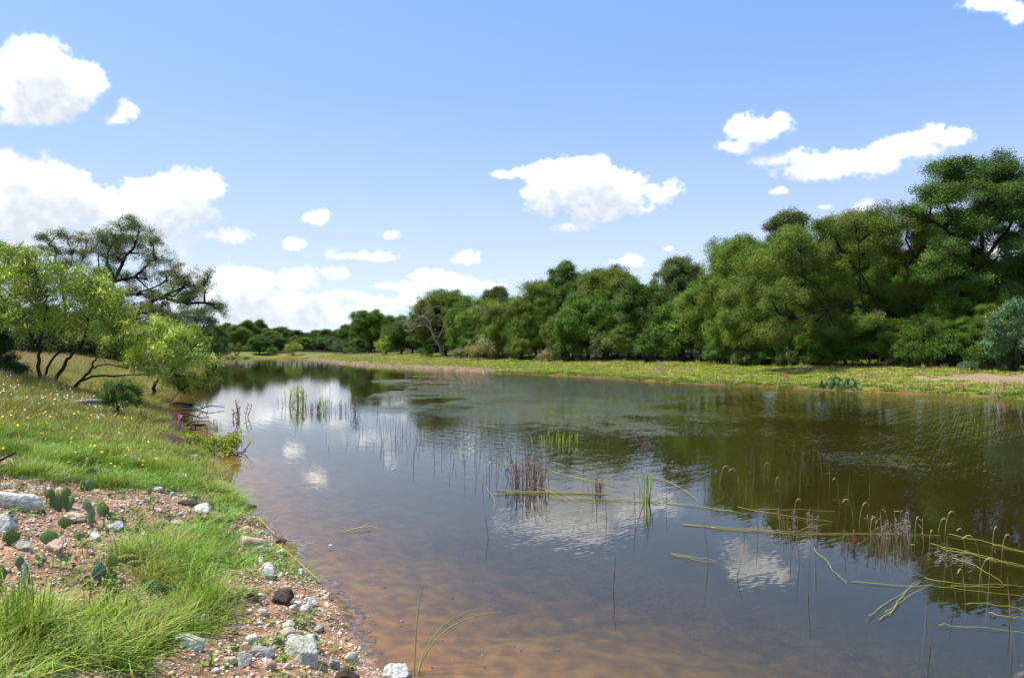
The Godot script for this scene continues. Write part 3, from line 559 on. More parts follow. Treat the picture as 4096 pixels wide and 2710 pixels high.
func wind(x: float, z: float) -> float:
	var edge: float
	if z < -14:
		edge = lerpf(.3, -6.0, clampf((-14 - z) / 16.0, 0, 1.6))
	else:
		edge = lerpf(.3, 3.6, (z + 14) / 8.0)
	var a := smoothstep(0.0, 5.0, x - edge + noise.get_noise_2d(x * 3, z * 3) * 3.0)
	a *= clampf((-z - 2.5) / 9.0, .1, 1)
	a *= .75 + .5 * noise.get_noise_2d(x * 2.2 + 30, z * 2.2)
	if z < -50:
		a *= clampf(1 - (-50 - z) / 30, .25, 1)
	a *= .58
	# the gust that roughens the middle of the lake
	var u := x / maxf(-z, 1.0)
	var gust := exp(-pow((z + 36.0) / 21.0, 2)) * smoothstep(-.24, -.06, u + noise.get_noise_2d(x * 2, z * 2) * .1) * (1.0 - smoothstep(.18, .42, u + noise.get_noise_2d(x * 1.5 + 20, z * 1.5) * .12))
	a = maxf(a, gust * (1.05 + .3 * noise.get_noise_2d(x * 4 + 60, z * 4)))
	return clampf(a, 0, 1)


func build_water() -> void:
	var tex := ripple_texture()
	var levels := [.010, .018, .03, .05, .09, .18, .36, .6, .9]
	var parts := []
	for k in levels.size():
		parts.append(Mesher.new())
	var z := 12.0
	while z > -142.0:
		var step := clampf(absf(z) * .02, .12, 1.5)
		var x := -70.0
		while x < 44.0:
			var xs := 2.0 if absf(x) > 20 + absf(z) * .5 else step
			if Geometry2D.is_point_in_polygon(Vector2(x + xs * .5, z - step * .5), lake) or sample(shore_d, x + xs * .5, z - step * .5) < 2.5:
				var k := int(clampf(wind(x, z) * levels.size() + fine.get_noise_2d(x * 9, z * 9) * .6, 0, levels.size() - 1))
				var m: Mesher = parts[k]
				m.quad(Vector3(x, 0, z), Vector3(x, 0, z - step), Vector3(x + xs, 0, z - step), Vector3(x + xs, 0, z))
			x += xs
		z -= step
	var am := ArrayMesh.new()
	for k in levels.size():
		var m: Mesher = parts[k]
		if m.v.is_empty():
			continue
		for i in m.n.size():
			m.n[i] = Vector3.UP
		var a := []
		a.resize(Mesh.ARRAY_MAX)
		a[Mesh.ARRAY_VERTEX] = m.v
		a[Mesh.ARRAY_NORMAL] = m.n
		a[Mesh.ARRAY_INDEX] = m.ix
		am.add_surface_from_arrays(Mesh.PRIMITIVE_TRIANGLES, a)
		var w := StandardMaterial3D.new()
		w.resource_name = "water_surface"
		w.transparency = BaseMaterial3D.TRANSPARENCY_ALPHA
		w.albedo_color = Color(Color(.05, .05, .02).linear_to_srgb(), WATER_ALPHA)
		w.roughness = .02
		w.metallic_specular = .47
		w.normal_enabled = true
		w.normal_texture = tex
		w.normal_scale = levels[k]
		w.uv1_triplanar = true
		w.uv1_world_triplanar = true
		w.uv1_scale = Vector3(.25, .25, .25)
		am.surface_set_material(am.get_surface_count() - 1, w)
	structure("water", am, null)
	var fog := FogVolume.new()
	fog.name = "murky_water"
	fog.shape = RenderingServer.FOG_VOLUME_SHAPE_BOX
	fog.size = Vector3(118, 2.6, 156)
	fog.position = Vector3(-13, -1.306, -65)
	var fm := FogMaterial.new()
	fm.density = MURK
	fm.albedo = Color(.07, .058, .011).linear_to_srgb()
	fog.material = fm
	fog.set_meta("kind", "structure")
	add_child(fog)

const WATER_ALPHA := .02
const MURK := .7


# ---------------------------------------------------------------- sky
func sky_image() -> Image:
	var W := 4096
	var HT := 2048
	var sun := Vector3(-sin(SUN_AZ) * cos(SUN_EL), sin(SUN_EL), -cos(SUN_AZ) * cos(SUN_EL))
	var puffs := FastNoiseLite.new()
	puffs.seed = 5
	puffs.noise_type = FastNoiseLite.TYPE_SIMPLEX
	puffs.fractal_octaves = 5
	puffs.frequency = 1.6
	# the whole sky, coarse
	var cw := 512
	var ch := 256
	var coarse := Image.create(cw, ch, false, Image.FORMAT_RGBF)
	for j in ch:
		for i in cw:
			var az := ((i + .5) / cw) * TAU
			var el := (.5 - (j + .5) / ch) * PI
			var d := Vector3(sin(az) * cos(el), sin(el), -cos(az) * cos(el))
			var c := air(d, sun)
			if el > .03:
				var flat := d / (d.y + .12)
				var t := smoothstep(.12, .42, puffs.get_noise_3d(flat.x * .9, 3.3, flat.z * .9))
				c = c.lerp(Color(1.15, 1.15, 1.17), t * .9 * smoothstep(.03, .12, el))
			coarse.set_pixel(i, j, c)
	coarse.resize(W, HT, Image.INTERPOLATE_BILINEAR)
	# the part with the clouds of the photograph, as directions (tangents from straight ahead)
	var i0 := int(-41.0 / 360 * W)
	var i1 := int(41.0 / 360 * W)
	var j0 := int((.5 - 33.0 / 180) * HT)
	var j1 := int(.5 * HT)
	var nw := i1 - i0
	var nh := j1 - j0
	var dens := PackedFloat32Array()
	dens.resize(nw * nh)
	var us := PackedFloat32Array()
	for i in nw:
		us.append(tan((i0 + i + .5) / W * TAU))
	var vs := PackedFloat32Array()
	for j in nh:
		vs.append(tan((.5 - (j0 + j + .5) / HT) * PI))
	for k in range(0, CLOUDS.size(), 4):
		var cu: float = CLOUDS[k]
		var cv: float = CLOUDS[k + 1]
		var ru: float = CLOUDS[k + 2] * 1.0
		var rv: float = CLOUDS[k + 3] * 1.0
		var grow := 1.7
		for i in nw:
			if absf(us[i] - cu) > ru * grow:
				continue
			var sec := sqrt(1 + us[i] * us[i])
			for j in nh:
				var dv := (vs[j] * sec - cv) / rv
				if absf(dv) > grow:
					continue
				var du := (us[i] - cu) / ru
				if dv < 0:
					dv *= 1.25
				var f := 1.0 - sqrt(du * du + dv * dv)
				# small clouds have small detail: weigh the falloff by size
				f = f * clampf(rv / .03, .45, 1.0) + .19 * (1 - clampf(rv / .03, 0, 1))
				var q := j * nw + i
				var old := dens[q]
				if f + .75 > 0:
					dens[q] = maxf(old, f + .75) + .12 * minf(old, f + .75)
	var cover := PackedFloat32Array()
	cover.resize(nw * nh)
	for j in nh:
		for i in nw:
			var q := j * nw + i
			if dens[q] <= 0.0:
				continue
			var u := us[i]
			var v := vs[j]
			var n := puffs.get_noise_2d(u * 9, v * 11) * .55 + (.28 - absf(puffs.get_noise_2d(u * 22 + 7, v * 26)) * .9) * .55 + puffs.get_noise_2d(u * 60, v * 70) * .12
			cover[q] = maxf(0, dens[q] - .75 + n * .62)
	for j in nh:
		var out_v := smoothstep(31.5, 27.5, (nh - j) * 180.0 / HT) if false else 1.0
		for i in nw:
			var q := j * nw + i
			var az := (i0 + i + .5) / W * TAU
			var el := (.5 - (j0 + j + .5) / HT) * PI
			var d := Vector3(sin(az) * cos(el), sin(el), -cos(az) * cos(el))
			var c := air(d, sun)
			var a := smoothstep(-.03, .58, cover[q]) * out_v
			if a > 0:
				var above := 0.0
				for s in range(1, 7):
					var jj := j - s * 6
					var ii := clampi(i - s * 2, 0, nw - 1)
					if jj >= 0:
						above += minf(cover[jj * nw + ii], .5)
				var lit := clampf(exp(-above * 1.15) + .09 * puffs.get_noise_2d(us[i] * 18 + 3, vs[j] * 22), 0, 1)
				var thick := clampf(cover[q] * 2.2, 0, 1)
				var shade := Color(.72, .765, .84).lerp(Color(2.1, 2.1, 2.07), lit)
				c = c.lerp(shade, a * lerpf(.75, 1.0, thick))
			coarse.set_pixel(posmod(i0 + i, W), j0 + j, c)
	return coarse


func air(d: Vector3, sun: Vector3) -> Color:
	var y := maxf(d.y, 0)
	var t := 1.0 - exp(-pow(y * 3.6, 1.5))
	var near := clampf((d.dot(sun) + .35) / 1.35, 0, 1)
	var deep := Color(.045, .26, .80).lerp(Color(.33, .60, 1.05), pow(near, 1.35))
	var low := Color(.80, .93, 1.08)
	var c := low.lerp(deep, t)
	c += Color(.9, .85, .75) * .5 * pow(maxf(d.dot(sun), 0), 14)
	c.a = 1
	return c


const EXPOSURE := 1.65
const SKY_GAIN := .645
const SUN_AZ := 1.5     # radians left of straight ahead
const SUN_EL := 1.08


# ---------------------------------------------------------------- materials
func mat(called: String, c: Color, rough := .85, tint := false) -> StandardMaterial3D:
	var m := StandardMaterial3D.new()
	m.resource_name = called
	m.albedo_color = c.linear_to_srgb()
	m.roughness = rough
	m.metallic_specular = .3
	if tint:
		m.albedo_color = Color.WHITE
		m.vertex_color_use_as_albedo = true
	M[called] = m
	return m


func grain(freq: float, octaves: int, dark: float, kind := FastNoiseLite.TYPE_SIMPLEX, side := 512, sd := 1) -> NoiseTexture2D:
	var f := FastNoiseLite.new()
	f.noise_type = kind
	f.frequency = freq
	f.fractal_octaves = octaves
	f.seed = sd
	var t := NoiseTexture2D.new()
	t.width = side
	t.height = side
	t.seamless = true
	t.noise = f
	var g := Gradient.new()
	g.set_color(0, Color(dark, dark, dark))
	g.set_color(1, Color.WHITE)
	t.color_ramp = g
	return t


func tri(m: StandardMaterial3D, scale: float) -> void:
	m.uv1_triplanar = true
	m.uv1_world_triplanar = true
	m.uv1_scale = Vector3.ONE * scale


func build_materials() -> void:
	var g := mat("ground", Color.WHITE, .95, true)
	g.albedo_texture = grain(.02, 6, .45, FastNoiseLite.TYPE_SIMPLEX, 1024, 3)
	g.heightmap_enabled = true
	g.heightmap_texture = grain(.03, 5, 0, FastNoiseLite.TYPE_SIMPLEX, 1024, 9)
	g.heightmap_scale = 2.0
	tri(g, .5)
	var si := mat("silt", Color.WHITE, 1.0, true)
	si.albedo_texture = grain(.012, 6, .62, FastNoiseLite.TYPE_SIMPLEX, 1024, 17)
	tri(si, .3)
	var lf := mat("leaf", Color.WHITE, .5, true)
	lf.metallic_specular = .35
	lf.backlight_enabled = true
	lf.backlight = Color(.8, .9, .5).linear_to_srgb() * .52
	var gr := mat("grass_blade", Color.WHITE, .55, true)
	gr.backlight_enabled = true
	gr.backlight = Color(.9, .95, .6).linear_to_srgb() * .7
	var bk := mat("bark", Color(.075, .062, .052), .95)
	bk.albedo_texture = grain(.03, 4, .35, FastNoiseLite.TYPE_SIMPLEX, 512, 4)
	bk.heightmap_enabled = true
	bk.heightmap_texture = bk.albedo_texture
	bk.heightmap_scale = 4
	tri(bk, 1.6)
	var gb := mat("grey_bark", Color(.42, .36, .32), .95)
	gb.albedo_texture = bk.albedo_texture
	tri(gb, 1.2)
	var tones := [Color(.78, .76, .70), Color(.44, .43, .40), Color(.66, .54, .40), Color(.09, .062, .05), Color(.62, .42, .33), Color(.50, .55, .58), Color(.62, .64, .52)]
	var speck := grain(.018, 5, .58, FastNoiseLite.TYPE_SIMPLEX, 512, 12)
	var pits := grain(.03, 4, 0, FastNoiseLite.TYPE_CELLULAR, 512, 21)
	for k in tones.size():
		var r := mat("stone_%d" % k, tones[k], .9)
		r.resource_name = "stone"
		r.albedo_texture = speck
		r.heightmap_enabled = true
		r.heightmap_texture = pits
		r.heightmap_scale = 1.2
		tri(r, 2.7)
	mat("pebble", Color.WHITE, .9, true)
	var pc := [Color(.19, .33, .095), Color(.19, .32, .18), Color(.125, .24, .055), Color(.30, .34, .06)]
	for k in pc.size():
		var p := mat("pear_%d" % k, pc[k], .55)
		p.resource_name = "cactus_skin"
		p.albedo_texture = grain(.05, 3, .6, FastNoiseLite.TYPE_CELLULAR, 256, 31 + k)
		tri(p, 6.0)
	mat("petal", Color.WHITE, .7, true)
	var fg := mat("flag_pink", Color(.85, .03, .28), .5)
	fg.backlight_enabled = true
	fg.backlight = Color(.6, .6, .6)
	mat("wire", Color(.4, .4, .4), .4)
	var st := mat("straw", Color.WHITE, .6, true)
	st.backlight_enabled = true
	st.backlight = Color(.4, .4, .3)
	mat("weed", Color.WHITE, .8, true)
	mat("foam", Color(.8, .8, .8), .8)


# ---------------------------------------------------------------- plants
func leaf_spray(n: int, length: float, width: float, flat: float, sd: int) -> ArrayMesh:
	rng.seed = sd
	var m := Mesher.new()
	for k in n:
		var p := Vector3(rng.randfn(0, .42), rng.randfn(0, .42) * flat, rng.randfn(0, .42)).limit_length(1.0)
		var up := Vector3(rng.randfn(0, .75), 1.0, rng.randfn(0, .75)).normalized()
		var along_ := up.cross(Vector3(rng.randfn(), rng.randfn(), rng.randfn())).normalized()
		var side := up.cross(along_).normalized()
		var l := length * rng.randf_range(.7, 1.25)
		var w := width * rng.randf_range(.75, 1.25)
		var a := p - along_ * l * .5
		var b := p + side * w * .5 + up * w * .18 - along_ * l * .06
		var c := p + along_ * l * .5 - up * l * .08
		var d := p - side * w * .5 + up * w * .18 - along_ * l * .06
		m.col = Color(1, 1, 1) * rng.randf_range(.7, 1.3)
		var k0 := m.vert(a, up); m.vert(b, up); m.vert(c, up); m.vert(d, up)
		m.tri(k0, k0 + 1, k0 + 2); m.tri(k0, k0 + 2, k0 + 3)
	return m.mesh(false, true)


func frond_spray(n: int, sd: int) -> ArrayMesh:
	rng.seed = sd
	var m := Mesher.new()
	for k in n:
		var p := Vector3(rng.randfn(0, .4), rng.randfn(0, .35), rng.randfn(0, .4)).limit_length(1.0)
		var dir := Vector3(rng.randfn(), rng.randf_range(-.9, .35), rng.randfn()).normalized()
		var side := dir.cross(Vector3(rng.randfn(0, .4), 1, rng.randfn(0, .4))).normalized()
		m.col = Color(1, 1, 1) * rng.randf_range(.7, 1.35)
		var l := rng.randf_range(.3, .6)
		var w := rng.randf_range(.03, .06)
		var prev := -1
		for i in 3:
			var t := i / 2.0
			var q := p + dir * l * t + Vector3.DOWN * l * .45 * t * t
			var ww: float = w * [.5, 1.0, .25][i]
			var kk := m.vert(q - side * ww, Vector3.UP)
			m.vert(q + side * ww, Vector3.UP)
			if prev >= 0:
				m.tri(prev, prev + 1, kk); m.tri(prev + 1, kk + 1, kk)
			prev = kk
	return m.mesh(false, true)


var sprays := {}


func build_sprays() -> void:
	sprays.oak = [leaf_spray(92, .175, .092, .62, 11), leaf_spray(92, .17, .088, .7, 12), leaf_spray(84, .185, .095, .55, 13)]
	sprays.elm = [leaf_spray(80, .205, .125, .75, 21), leaf_spray(80, .21, .12, .6, 22)]
	sprays.broad = [leaf_spray(46, .28, .17, .8, 31), leaf_spray(46, .3, .15, .8, 32)]
	sprays.fine = [frond_spray(46, 41), frond_spray(46, 42)]
	sprays.needle = [frond_spray(60, 51)]


# lobes: [centre, radius, flattening]; the clumps of leaves that make the crown
func crown(parent: Node, lobes: Array, kind: String, tint: Color, dens: float, size: float, sd: int, moss := 0.0, called := "crown") -> void:
	rng.seed = sd
	var out := Copies3.new()
	var off := rng.randf() * 500
	for lb in lobes:
		var c: Vector3 = lb[0]
		var r: float = lb[1]
		var flat: float = lb[2]
		var tone := rng.randf_range(.82, 1.18)
		var warm := rng.randf_range(-.12, .14)
		var n := int(4 * PI * r * r * dens) + 6
		var subs := []
		var count := clampi(int(5 * r * r / (size * size) * .35), 5, 26)
		for k in count:
			var d := Vector3(rng.randfn(), rng.randfn() + .25, rng.randfn()).normalized()
			if d.y < -.3 and rng.randf() < .5:
				d.y = -d.y
			subs.append([c + Vector3(d.x, d.y * flat, d.z) * r * rng.randf_range(.45, 1.0), d, (r * rng.randf_range(.2, .36) + size * .25) * (1.0 if kind == "fine" or size < .4 else .74), rng.randf_range(.8, 1.22)])
		for k in n:
			var sb: Array = subs[k % count]
			var d: Vector3 = (sb[1] + Vector3(rng.randfn(), rng.randfn(), rng.randfn()) * .45).normalized()
			var e := Vector3(rng.randfn(), rng.randfn() * (1.0 if kind == "fine" else .72), rng.randfn()) * (1.0 if kind == "fine" else .66)
			var p: Vector3 = sb[0] + e.limit_length(2.2 if kind == "fine" else 1.3) * sb[2]
			if noise.get_noise_3d(p.x * 17 + off, p.y * 22, p.z * 17) < -.14:
				continue
			var up := (Vector3.UP * 1.0 + d * .9 + Vector3(rng.randfn(), rng.randfn(), rng.randfn()) * .35).normalized()
			var x := up.cross(Vector3(rng.randfn(), rng.randfn(), rng.randfn())).normalized()
			var s := size * rng.randf_range(.7, 1.2)
			var b := Basis(x * s, up * s, x.cross(up) * s)
			var v: float = tone * sb[3] * rng.randf_range(.8, 1.22)
			var col := Color(tint.r * v * (1 + warm + rng.randf_range(-.1, .14)), tint.g * v, tint.b * v)
			if moss > 0 and rng.randf() < moss:
				col = Color(.15, .125, .095) * v
			out.put(b, p, col)
	if out.buf.is_empty():
		return
	spread(called, out.multi(sprays[kind][sd % sprays[kind].size()]), M.leaf, parent)


func bent(a: Vector3, b: Vector3, steps: int, wobble: float, lift: float) -> Array:
	var pts := []
	var l := a.distance_to(b)
	for i in steps + 1:
		var t := float(i) / steps
		var p := a.lerp(b, t) + Vector3.UP * lift * l * sin(t * PI)
		if i > 0 and i < steps:
			p += Vector3(rng.randfn(), rng.randfn(), rng.randfn()) * wobble * l
		pts.append(p)
	return pts


func taper(n: int, r0: float, r1: float) -> Array:
	var o := []
	for i in n:
		o.append(lerpf(r0, r1, float(i) / (n - 1)))
	return o


# twigs from the limbs out to each clump
func wood(m: Mesher, from: Array, lobes: Array, thick: float) -> void:
	for lb in lobes:
		var c: Vector3 = lb[0]
		var best: Vector3 = from[0]
		for p in from:
			if p.distance_squared_to(c) + maxf(0, p.y - c.y) * 2 < best.distance_squared_to(c):
				best = p
		var r := clampf(thick * .28, .012, .09)
		m.tube(bent(best, c + Vector3(0, lb[1] * .2, 0), 4, .06, .03), taper(5, r, r * .35), 5)
		for k in 3:
			var d: Vector3 = Vector3(rng.randfn(), rng.randf_range(-.1, 1), rng.randfn()).normalized() * lb[1] * .85
			m.tube(bent(best.lerp(c, .75), c + d, 3, .08, .04), taper(4, r * .4, r * .12), 4)


func auto_lobes(r: float, low: float, top: float, sd: int, sprawl := 1.0) -> Array:
	rng.seed = sd
	var lobes := []
	var half := (top - low) * .5
	var mid := low + half * .92
	var lr0 := clampf(minf(r, half) * .40, .5, 1.7)
	var n := int(clampf(2.6 * (r * r * 1.2 + 1.6 * r * half) / (lr0 * lr0), 12, 40))
	for i in n:
		var y := 1.0 - 1.75 * (i + .5) / n
		var a := i * 2.39996 + rng.randf_range(-.4, .4)
		var q := sqrt(maxf(0, 1 - y * y))
		var lr := lr0 * rng.randf_range(.55, 1.3)
		var k := rng.randf_range(.7, 1.14)
		lobes.append([Vector3(cos(a) * q * (r - lr * .8) * k, mid + y * (half - lr * .55) * k, sin(a) * q * (r - lr * .8) * k * sprawl), lr, rng.randf_range(.6, .8)])
	# something inside, so that the crown is not a shell
	for i in 5:
		lobes.append([Vector3(rng.randfn() * r * .25, mid + rng.randf_range(-.5, .5) * half, rng.randfn() * r * .25), lr0, .8])
	return lobes


func auto_tree(called: String, label: String, where: Vector3, high: float, r: float, low: float, tint: Color, dens: float, size: float, sd: int, group := "", moss := 0.0) -> Node3D:
	var t := thing(called, label, "tree", where, group)
	var kind := "elm" if called.begins_with("elm") else "oak"
	var lobes := auto_lobes(r, maxf(low * high, .5), high, sd)
	var m := Mesher.new()
	rng.seed = sd + 1
	var fork := Vector3(rng.randfn() * .2, high * clampf(low + .12, .18, .5), rng.randfn() * .2)
	var tr := clampf(high * .03, .12, .34)
	var pts := bent(Vector3(0, -.15, 0), fork, 4, .04, 0)
	m.tube(pts, [tr * 1.5, tr, tr * .9, tr * .85, tr * .8], 8, .06, rng)
	var ends := [fork]
	for k in 5:
		var a := k * TAU / 5 + rng.randf() * .8
		var e := fork + Vector3(cos(a) * r * .5, (high - fork.y) * rng.randf_range(.35, .7), sin(a) * r * .5)
		var limb := bent(fork, e, 4, .07, .05)
		m.tube(limb, taper(5, tr * .6, tr * .25), 6)
		ends.append_array(limb.slice(2))
	wood(m, ends, lobes, tr)
	part("trunk", m.mesh(), M.bark, t)
	crown(t, lobes, kind, tint, dens, size, sd, moss)
	return t


# a tree whose limbs and clumps are set by hand
func set_tree(called: String, label: String, root: Array, lobes_at: Array, limbs_at: Array, kind: String, tint: Color, dens: float, size: float, flat: float, sd: int, moss := 0.0, group := "", slim := 1.0) -> Node3D:
	var where := Vector3(root[0], ground(root[0], root[1]), root[1])
	var t := thing(called, label, "tree", where, group)
	var lobes := []
	rng.seed = sd
	for i in range(0, lobes_at.size(), 4):
		lobes.append([Vector3(lobes_at[i], lobes_at[i + 1], lobes_at[i + 2]), lobes_at[i + 3], flat * rng.randf_range(.85, 1.15)])
	var m := Mesher.new()
	var ends := []
	var thick := 0.0
	for lm in limbs_at:
		var key := []
		for i in range(1, lm.size(), 3):
			key.append(Vector3(lm[i], lm[i + 1], lm[i + 2]))
		thick = maxf(thick, lm[0])
		# smooth and roughen the line
		var pts := []
		for i in key.size() - 1:
			var p0: Vector3 = key[maxi(i - 1, 0)]
			var p3: Vector3 = key[mini(i + 2, key.size() - 1)]
			for s in 4:
				var p: Vector3 = key[i].cubic_interpolate(key[i + 1], p0, p3, s / 4.0)
				pts.append(p + Vector3(rng.randfn(), rng.randfn(), rng.randfn()) * lm[0] * .22)
		pts.append(key[-1])
		m.tube(pts, taper(pts.size(), lm[0] * slim, lm[0] * slim * .42), 8, .08, rng)
		ends.append_array(pts.slice(pts.size() / 3))
	wood(m, ends, lobes, thick)
	part("trunk", m.mesh(), M.bark, t)
	crown(t, lobes, kind, tint, dens, size, sd, moss)
	return t


func bush(called: String, label: String, where: Vector3, high: float, r: float, tint: Color, kind: String, sd: int, group := "") -> Node3D:
	var t := thing(called, label, "bush", where, group)
	rng.seed = sd
	var lobes := []
	var n := 13
	for i in n:
		var y := 1.0 - 1.25 * (i + .5) / n
		var a := i * 2.39996
		var q := sqrt(maxf(0, 1 - y * y))
		var lr := minf(r, high * .6) * rng.randf_range(.3, .48)
		lobes.append([Vector3(cos(a) * q * (r - lr), high * .42 + y * (high * .56 - lr * .6), sin(a) * q * (r - lr)), lr, .8])
	var m := Mesher.new()
	for k in 7:
		var lb: Array = lobes[rng.randi() % n]
		m.tube(bent(Vector3(rng.randfn() * .05, -.1, rng.randfn() * .05), lb[0], 4, .06, .05), taper(5, .03 * high / 1.5, .008), 5)
	part("stem", m.mesh(), M.bark, t)
	var far := absf(where.z) > 80
	var size := clampf(r * .24, .1, .42)
	crown(t, lobes, kind, tint, .8 / (size * size) * (.8 if kind == "broad" else 1.1), size, sd, 0.0, "foliage")
	if far:
		t.set_meta("far", true)
	return t


# ---------------------------------------------------------------- stones
func stone_mesh(sd: int, subs: int, sharp: float) -> ArrayMesh:
	rng.seed = sd
	var planes := []
	for k in 11:
		planes.append([Vector3(rng.randfn(), rng.randfn(), rng.randfn()).normalized(), rng.randf_range(.5, .88)])
	var t := (1.0 + sqrt(5.0)) / 2.0
	var v := [Vector3(-1, t, 0), Vector3(1, t, 0), Vector3(-1, -t, 0), Vector3(1, -t, 0), Vector3(0, -1, t), Vector3(0, 1, t), Vector3(0, -1, -t), Vector3(0, 1, -t), Vector3(t, 0, -1), Vector3(t, 0, 1), Vector3(-t, 0, -1), Vector3(-t, 0, 1)]
	for i in v.size():
		v[i] = v[i].normalized()
	var f := [0, 11, 5, 0, 5, 1, 0, 1, 7, 0, 7, 10, 0, 10, 11, 1, 5, 9, 5, 11, 4, 11, 10, 2, 10, 7, 6, 7, 1, 8, 3, 9, 4, 3, 4, 2, 3, 2, 6, 3, 6, 8, 3, 8, 9, 4, 9, 5, 2, 4, 11, 6, 2, 10, 8, 6, 7, 9, 8, 1]
	for s in subs:
		var nf := []
		var mids := {}
		for k in range(0, f.size(), 3):
			var q := []
			for e in 3:
				var a: int = f[k + e]
				var b: int = f[k + (e + 1) % 3]
				var key := mini(a, b) * 100000 + maxi(a, b)
				if not mids.has(key):
					mids[key] = v.size()
					v.append(((v[a] + v[b]) * .5).normalized())
				q.append(mids[key])
			nf.append_array([f[k], q[0], q[2], f[k + 1], q[1], q[0], f[k + 2], q[2], q[1], q[0], q[1], q[2]])
		f = nf
	var st := SurfaceTool.new()
	st.begin(Mesh.PRIMITIVE_TRIANGLES)
	st.set_smooth_group(0 if sharp < .5 else -1)
	for p in v:
		var r := 1.15
		for pl in planes:
			var c: float = p.dot(pl[0])
			if c > .05:
				r = minf(r, pl[1] / c)
		r *= 1.0 + .10 * fine.get_noise_3d(p.x * 1.5 + sd, p.y * 1.5, p.z * 1.5) + .04 * fine.get_noise_3d(p.x * 5 + sd, p.y * 5, p.z * 5)
		st.add_vertex(p * r)
	for k in range(0, f.size(), 3):
		st.add_index(f[k]); st.add_index(f[k + 2]); st.add_index(f[k + 1])
	st.generate_normals()
	return st.commit()


func build_stones() -> void:
	var big := []
	for k in 7:
		big.append(stone_mesh(300 + k, 3, 0))
	var k := 0
	for r in ROCKS:
		rng.seed = 900 + k
		var w: float = r[3]
		var hh: float = r[4]
		var z: float = r[2] - w * .25
		var y := ground(r[1], z)
		var label: String = r[0]
		var called := "stone"
		var cat := "stone"
		if "boulder" in label:
			called = "boulder"; cat = "boulder"
		elif "clod" in label or "ledge" in label:
			called = "earth_clod"; cat = "clod"
		elif "slab" in label:
			called = "stone_slab"
		elif "rock" in label:
			called = "rock"; cat = "rock"
		var depth := maxf(minf(w, hh * 1.4), w * .6)
		var o := single(called, big[k % 7], M["stone_%d" % r[5]], Vector3(r[1], y + hh * .2, z), label, cat)
		o.basis = Basis(Vector3.UP, rng.randf_range(-.5, .5)) * Basis(Vector3.FORWARD, rng.randf_range(-.15, .15)) * Basis.from_scale(Vector3(w * .7, hh * .88, depth * .62))
		k += 1
	# loose stones one could count
	var small := []
	for q in 4:
		small.append(stone_mesh(400 + q, 2, 0))
	rng.seed = 4242
	var made := 0
	var tries := 0
	while made < 230 and tries < 9000:
		tries += 1
		var x := rng.randf_range(-6.5, .2)
		var z := rng.randf_range(-10.5, -2.6)
		var s := sample(shore_d, x, z)
		if s < .05 or s > 5:
			continue
		if not (in_zone("clearing", x, z) or in_zone("gravel", x, z) or s < .5):
			continue
		var gravelly := s < .5 or in_zone("gravel", x, z)
		var w := rng.randf_range(.025, .06) if rng.randf() < .8 else rng.randf_range(.06, .11)
		var tone: int = [0, 0, 2, 4, 1, 4, 2, 0, 5, 6][rng.randi() % 10]
		var word: String = ["white", "grey", "tan", "dark", "pink", "blue-grey", "greenish"][tone]
		var o := single("stone", small[rng.randi() % 4], M["stone_%d" % tone], Vector3(x, ground(x, z) + w * .12, z), "small %s stone lying loose on the %s" % [word, "gravel along the water" if gravelly else "stony red clearing"], "stone", "small %s stones on the %s" % [word, "shore gravel" if gravelly else "clearing"])
		o.basis = Basis.from_euler(Vector3(rng.randf_range(-.4, .4), rng.randf() * TAU, rng.randf_range(-.4, .4))) * Basis.from_scale(Vector3(w * .65, w * .4, w * .5))
		made += 1
	# gravel nobody would count
	for q in 3:
		var out := Copies3.new()
		rng.seed = 5000 + q
		for n in 26000:
			var x := rng.randf_range(-7.5, 1)
			var z := rng.randf_range(-11, -1.5)
			var s := sample(shore_d, x, z)
			if s > 5.5 or s < -1.6:
				continue
			var ok := false
			if s < 0:
				ok = rng.randf() < .06 * exp(s * 1.2)
			elif s < .45:
				ok = true
			else:
				ok = in_zone("gravel", x, z) or in_zone("clearing", x, z) or in_zone("bare", x, z) or fine.get_noise_2d(x * 3.1, z * 3.1 + 70) < -.28
			if not ok:
				continue
			var w := rng.randf_range(.004, .012) * (1.0 if rng.randf() < .88 else 1.9)
			var t := rng.randf()
			var c := Color(.55, .36, .26) if t < .45 else (Color(.5, .45, .38) if t < .7 else (Color(.22, .2, .19) if t < .88 else Color(.66, .64, .6)))
			if s < 0:
				c = c * Color(.5, .32, .2)
			c *= rng.randf_range(.7, 1.2)
			var b := Basis.from_euler(Vector3(rng.randf() * .6, rng.randf() * TAU, rng.randf() * .6)) * Basis.from_scale(Vector3(w, w * .7, w * .85))
			out.put(b, Vector3(x, ground(x, z) + w * .3, z), c)
		spread("gravel", out.multi(stone_mesh(500 + q, 1, 0)), M.pebble, self)
	# the stony strip on the far shore
	var fs := Copies3.new()
	rng.seed = 61
	for n in 16000:
		var x := rng.randf_range(-38, 22)
		var z := rng.randf_range(-122, -27)
		var s := sample(shore_d, x, z)
		if s < .02 or s > 3.8 or sample(shore_w, x, z) > .5:
			continue
		if z > -56:
			continue
		if rng.randf() > exp(-s * .6):
			continue
		var w := rng.randf_range(.04, .13)
		var c := Color(.42, .27, .2).lerp(Color(.5, .42, .36), rng.randf()) * rng.randf_range(.6, 1.15)
		fs.put(Basis.from_euler(Vector3(rng.randf(), rng.randf() * TAU, 0)) * Basis.from_scale(Vector3(w, w * .5, w * .7)), Vector3(x, ground(x, z) + w * .15, z), c)
	spread("gravel", fs.multi(stone_mesh(520, 1, 0)), M.pebble, self)


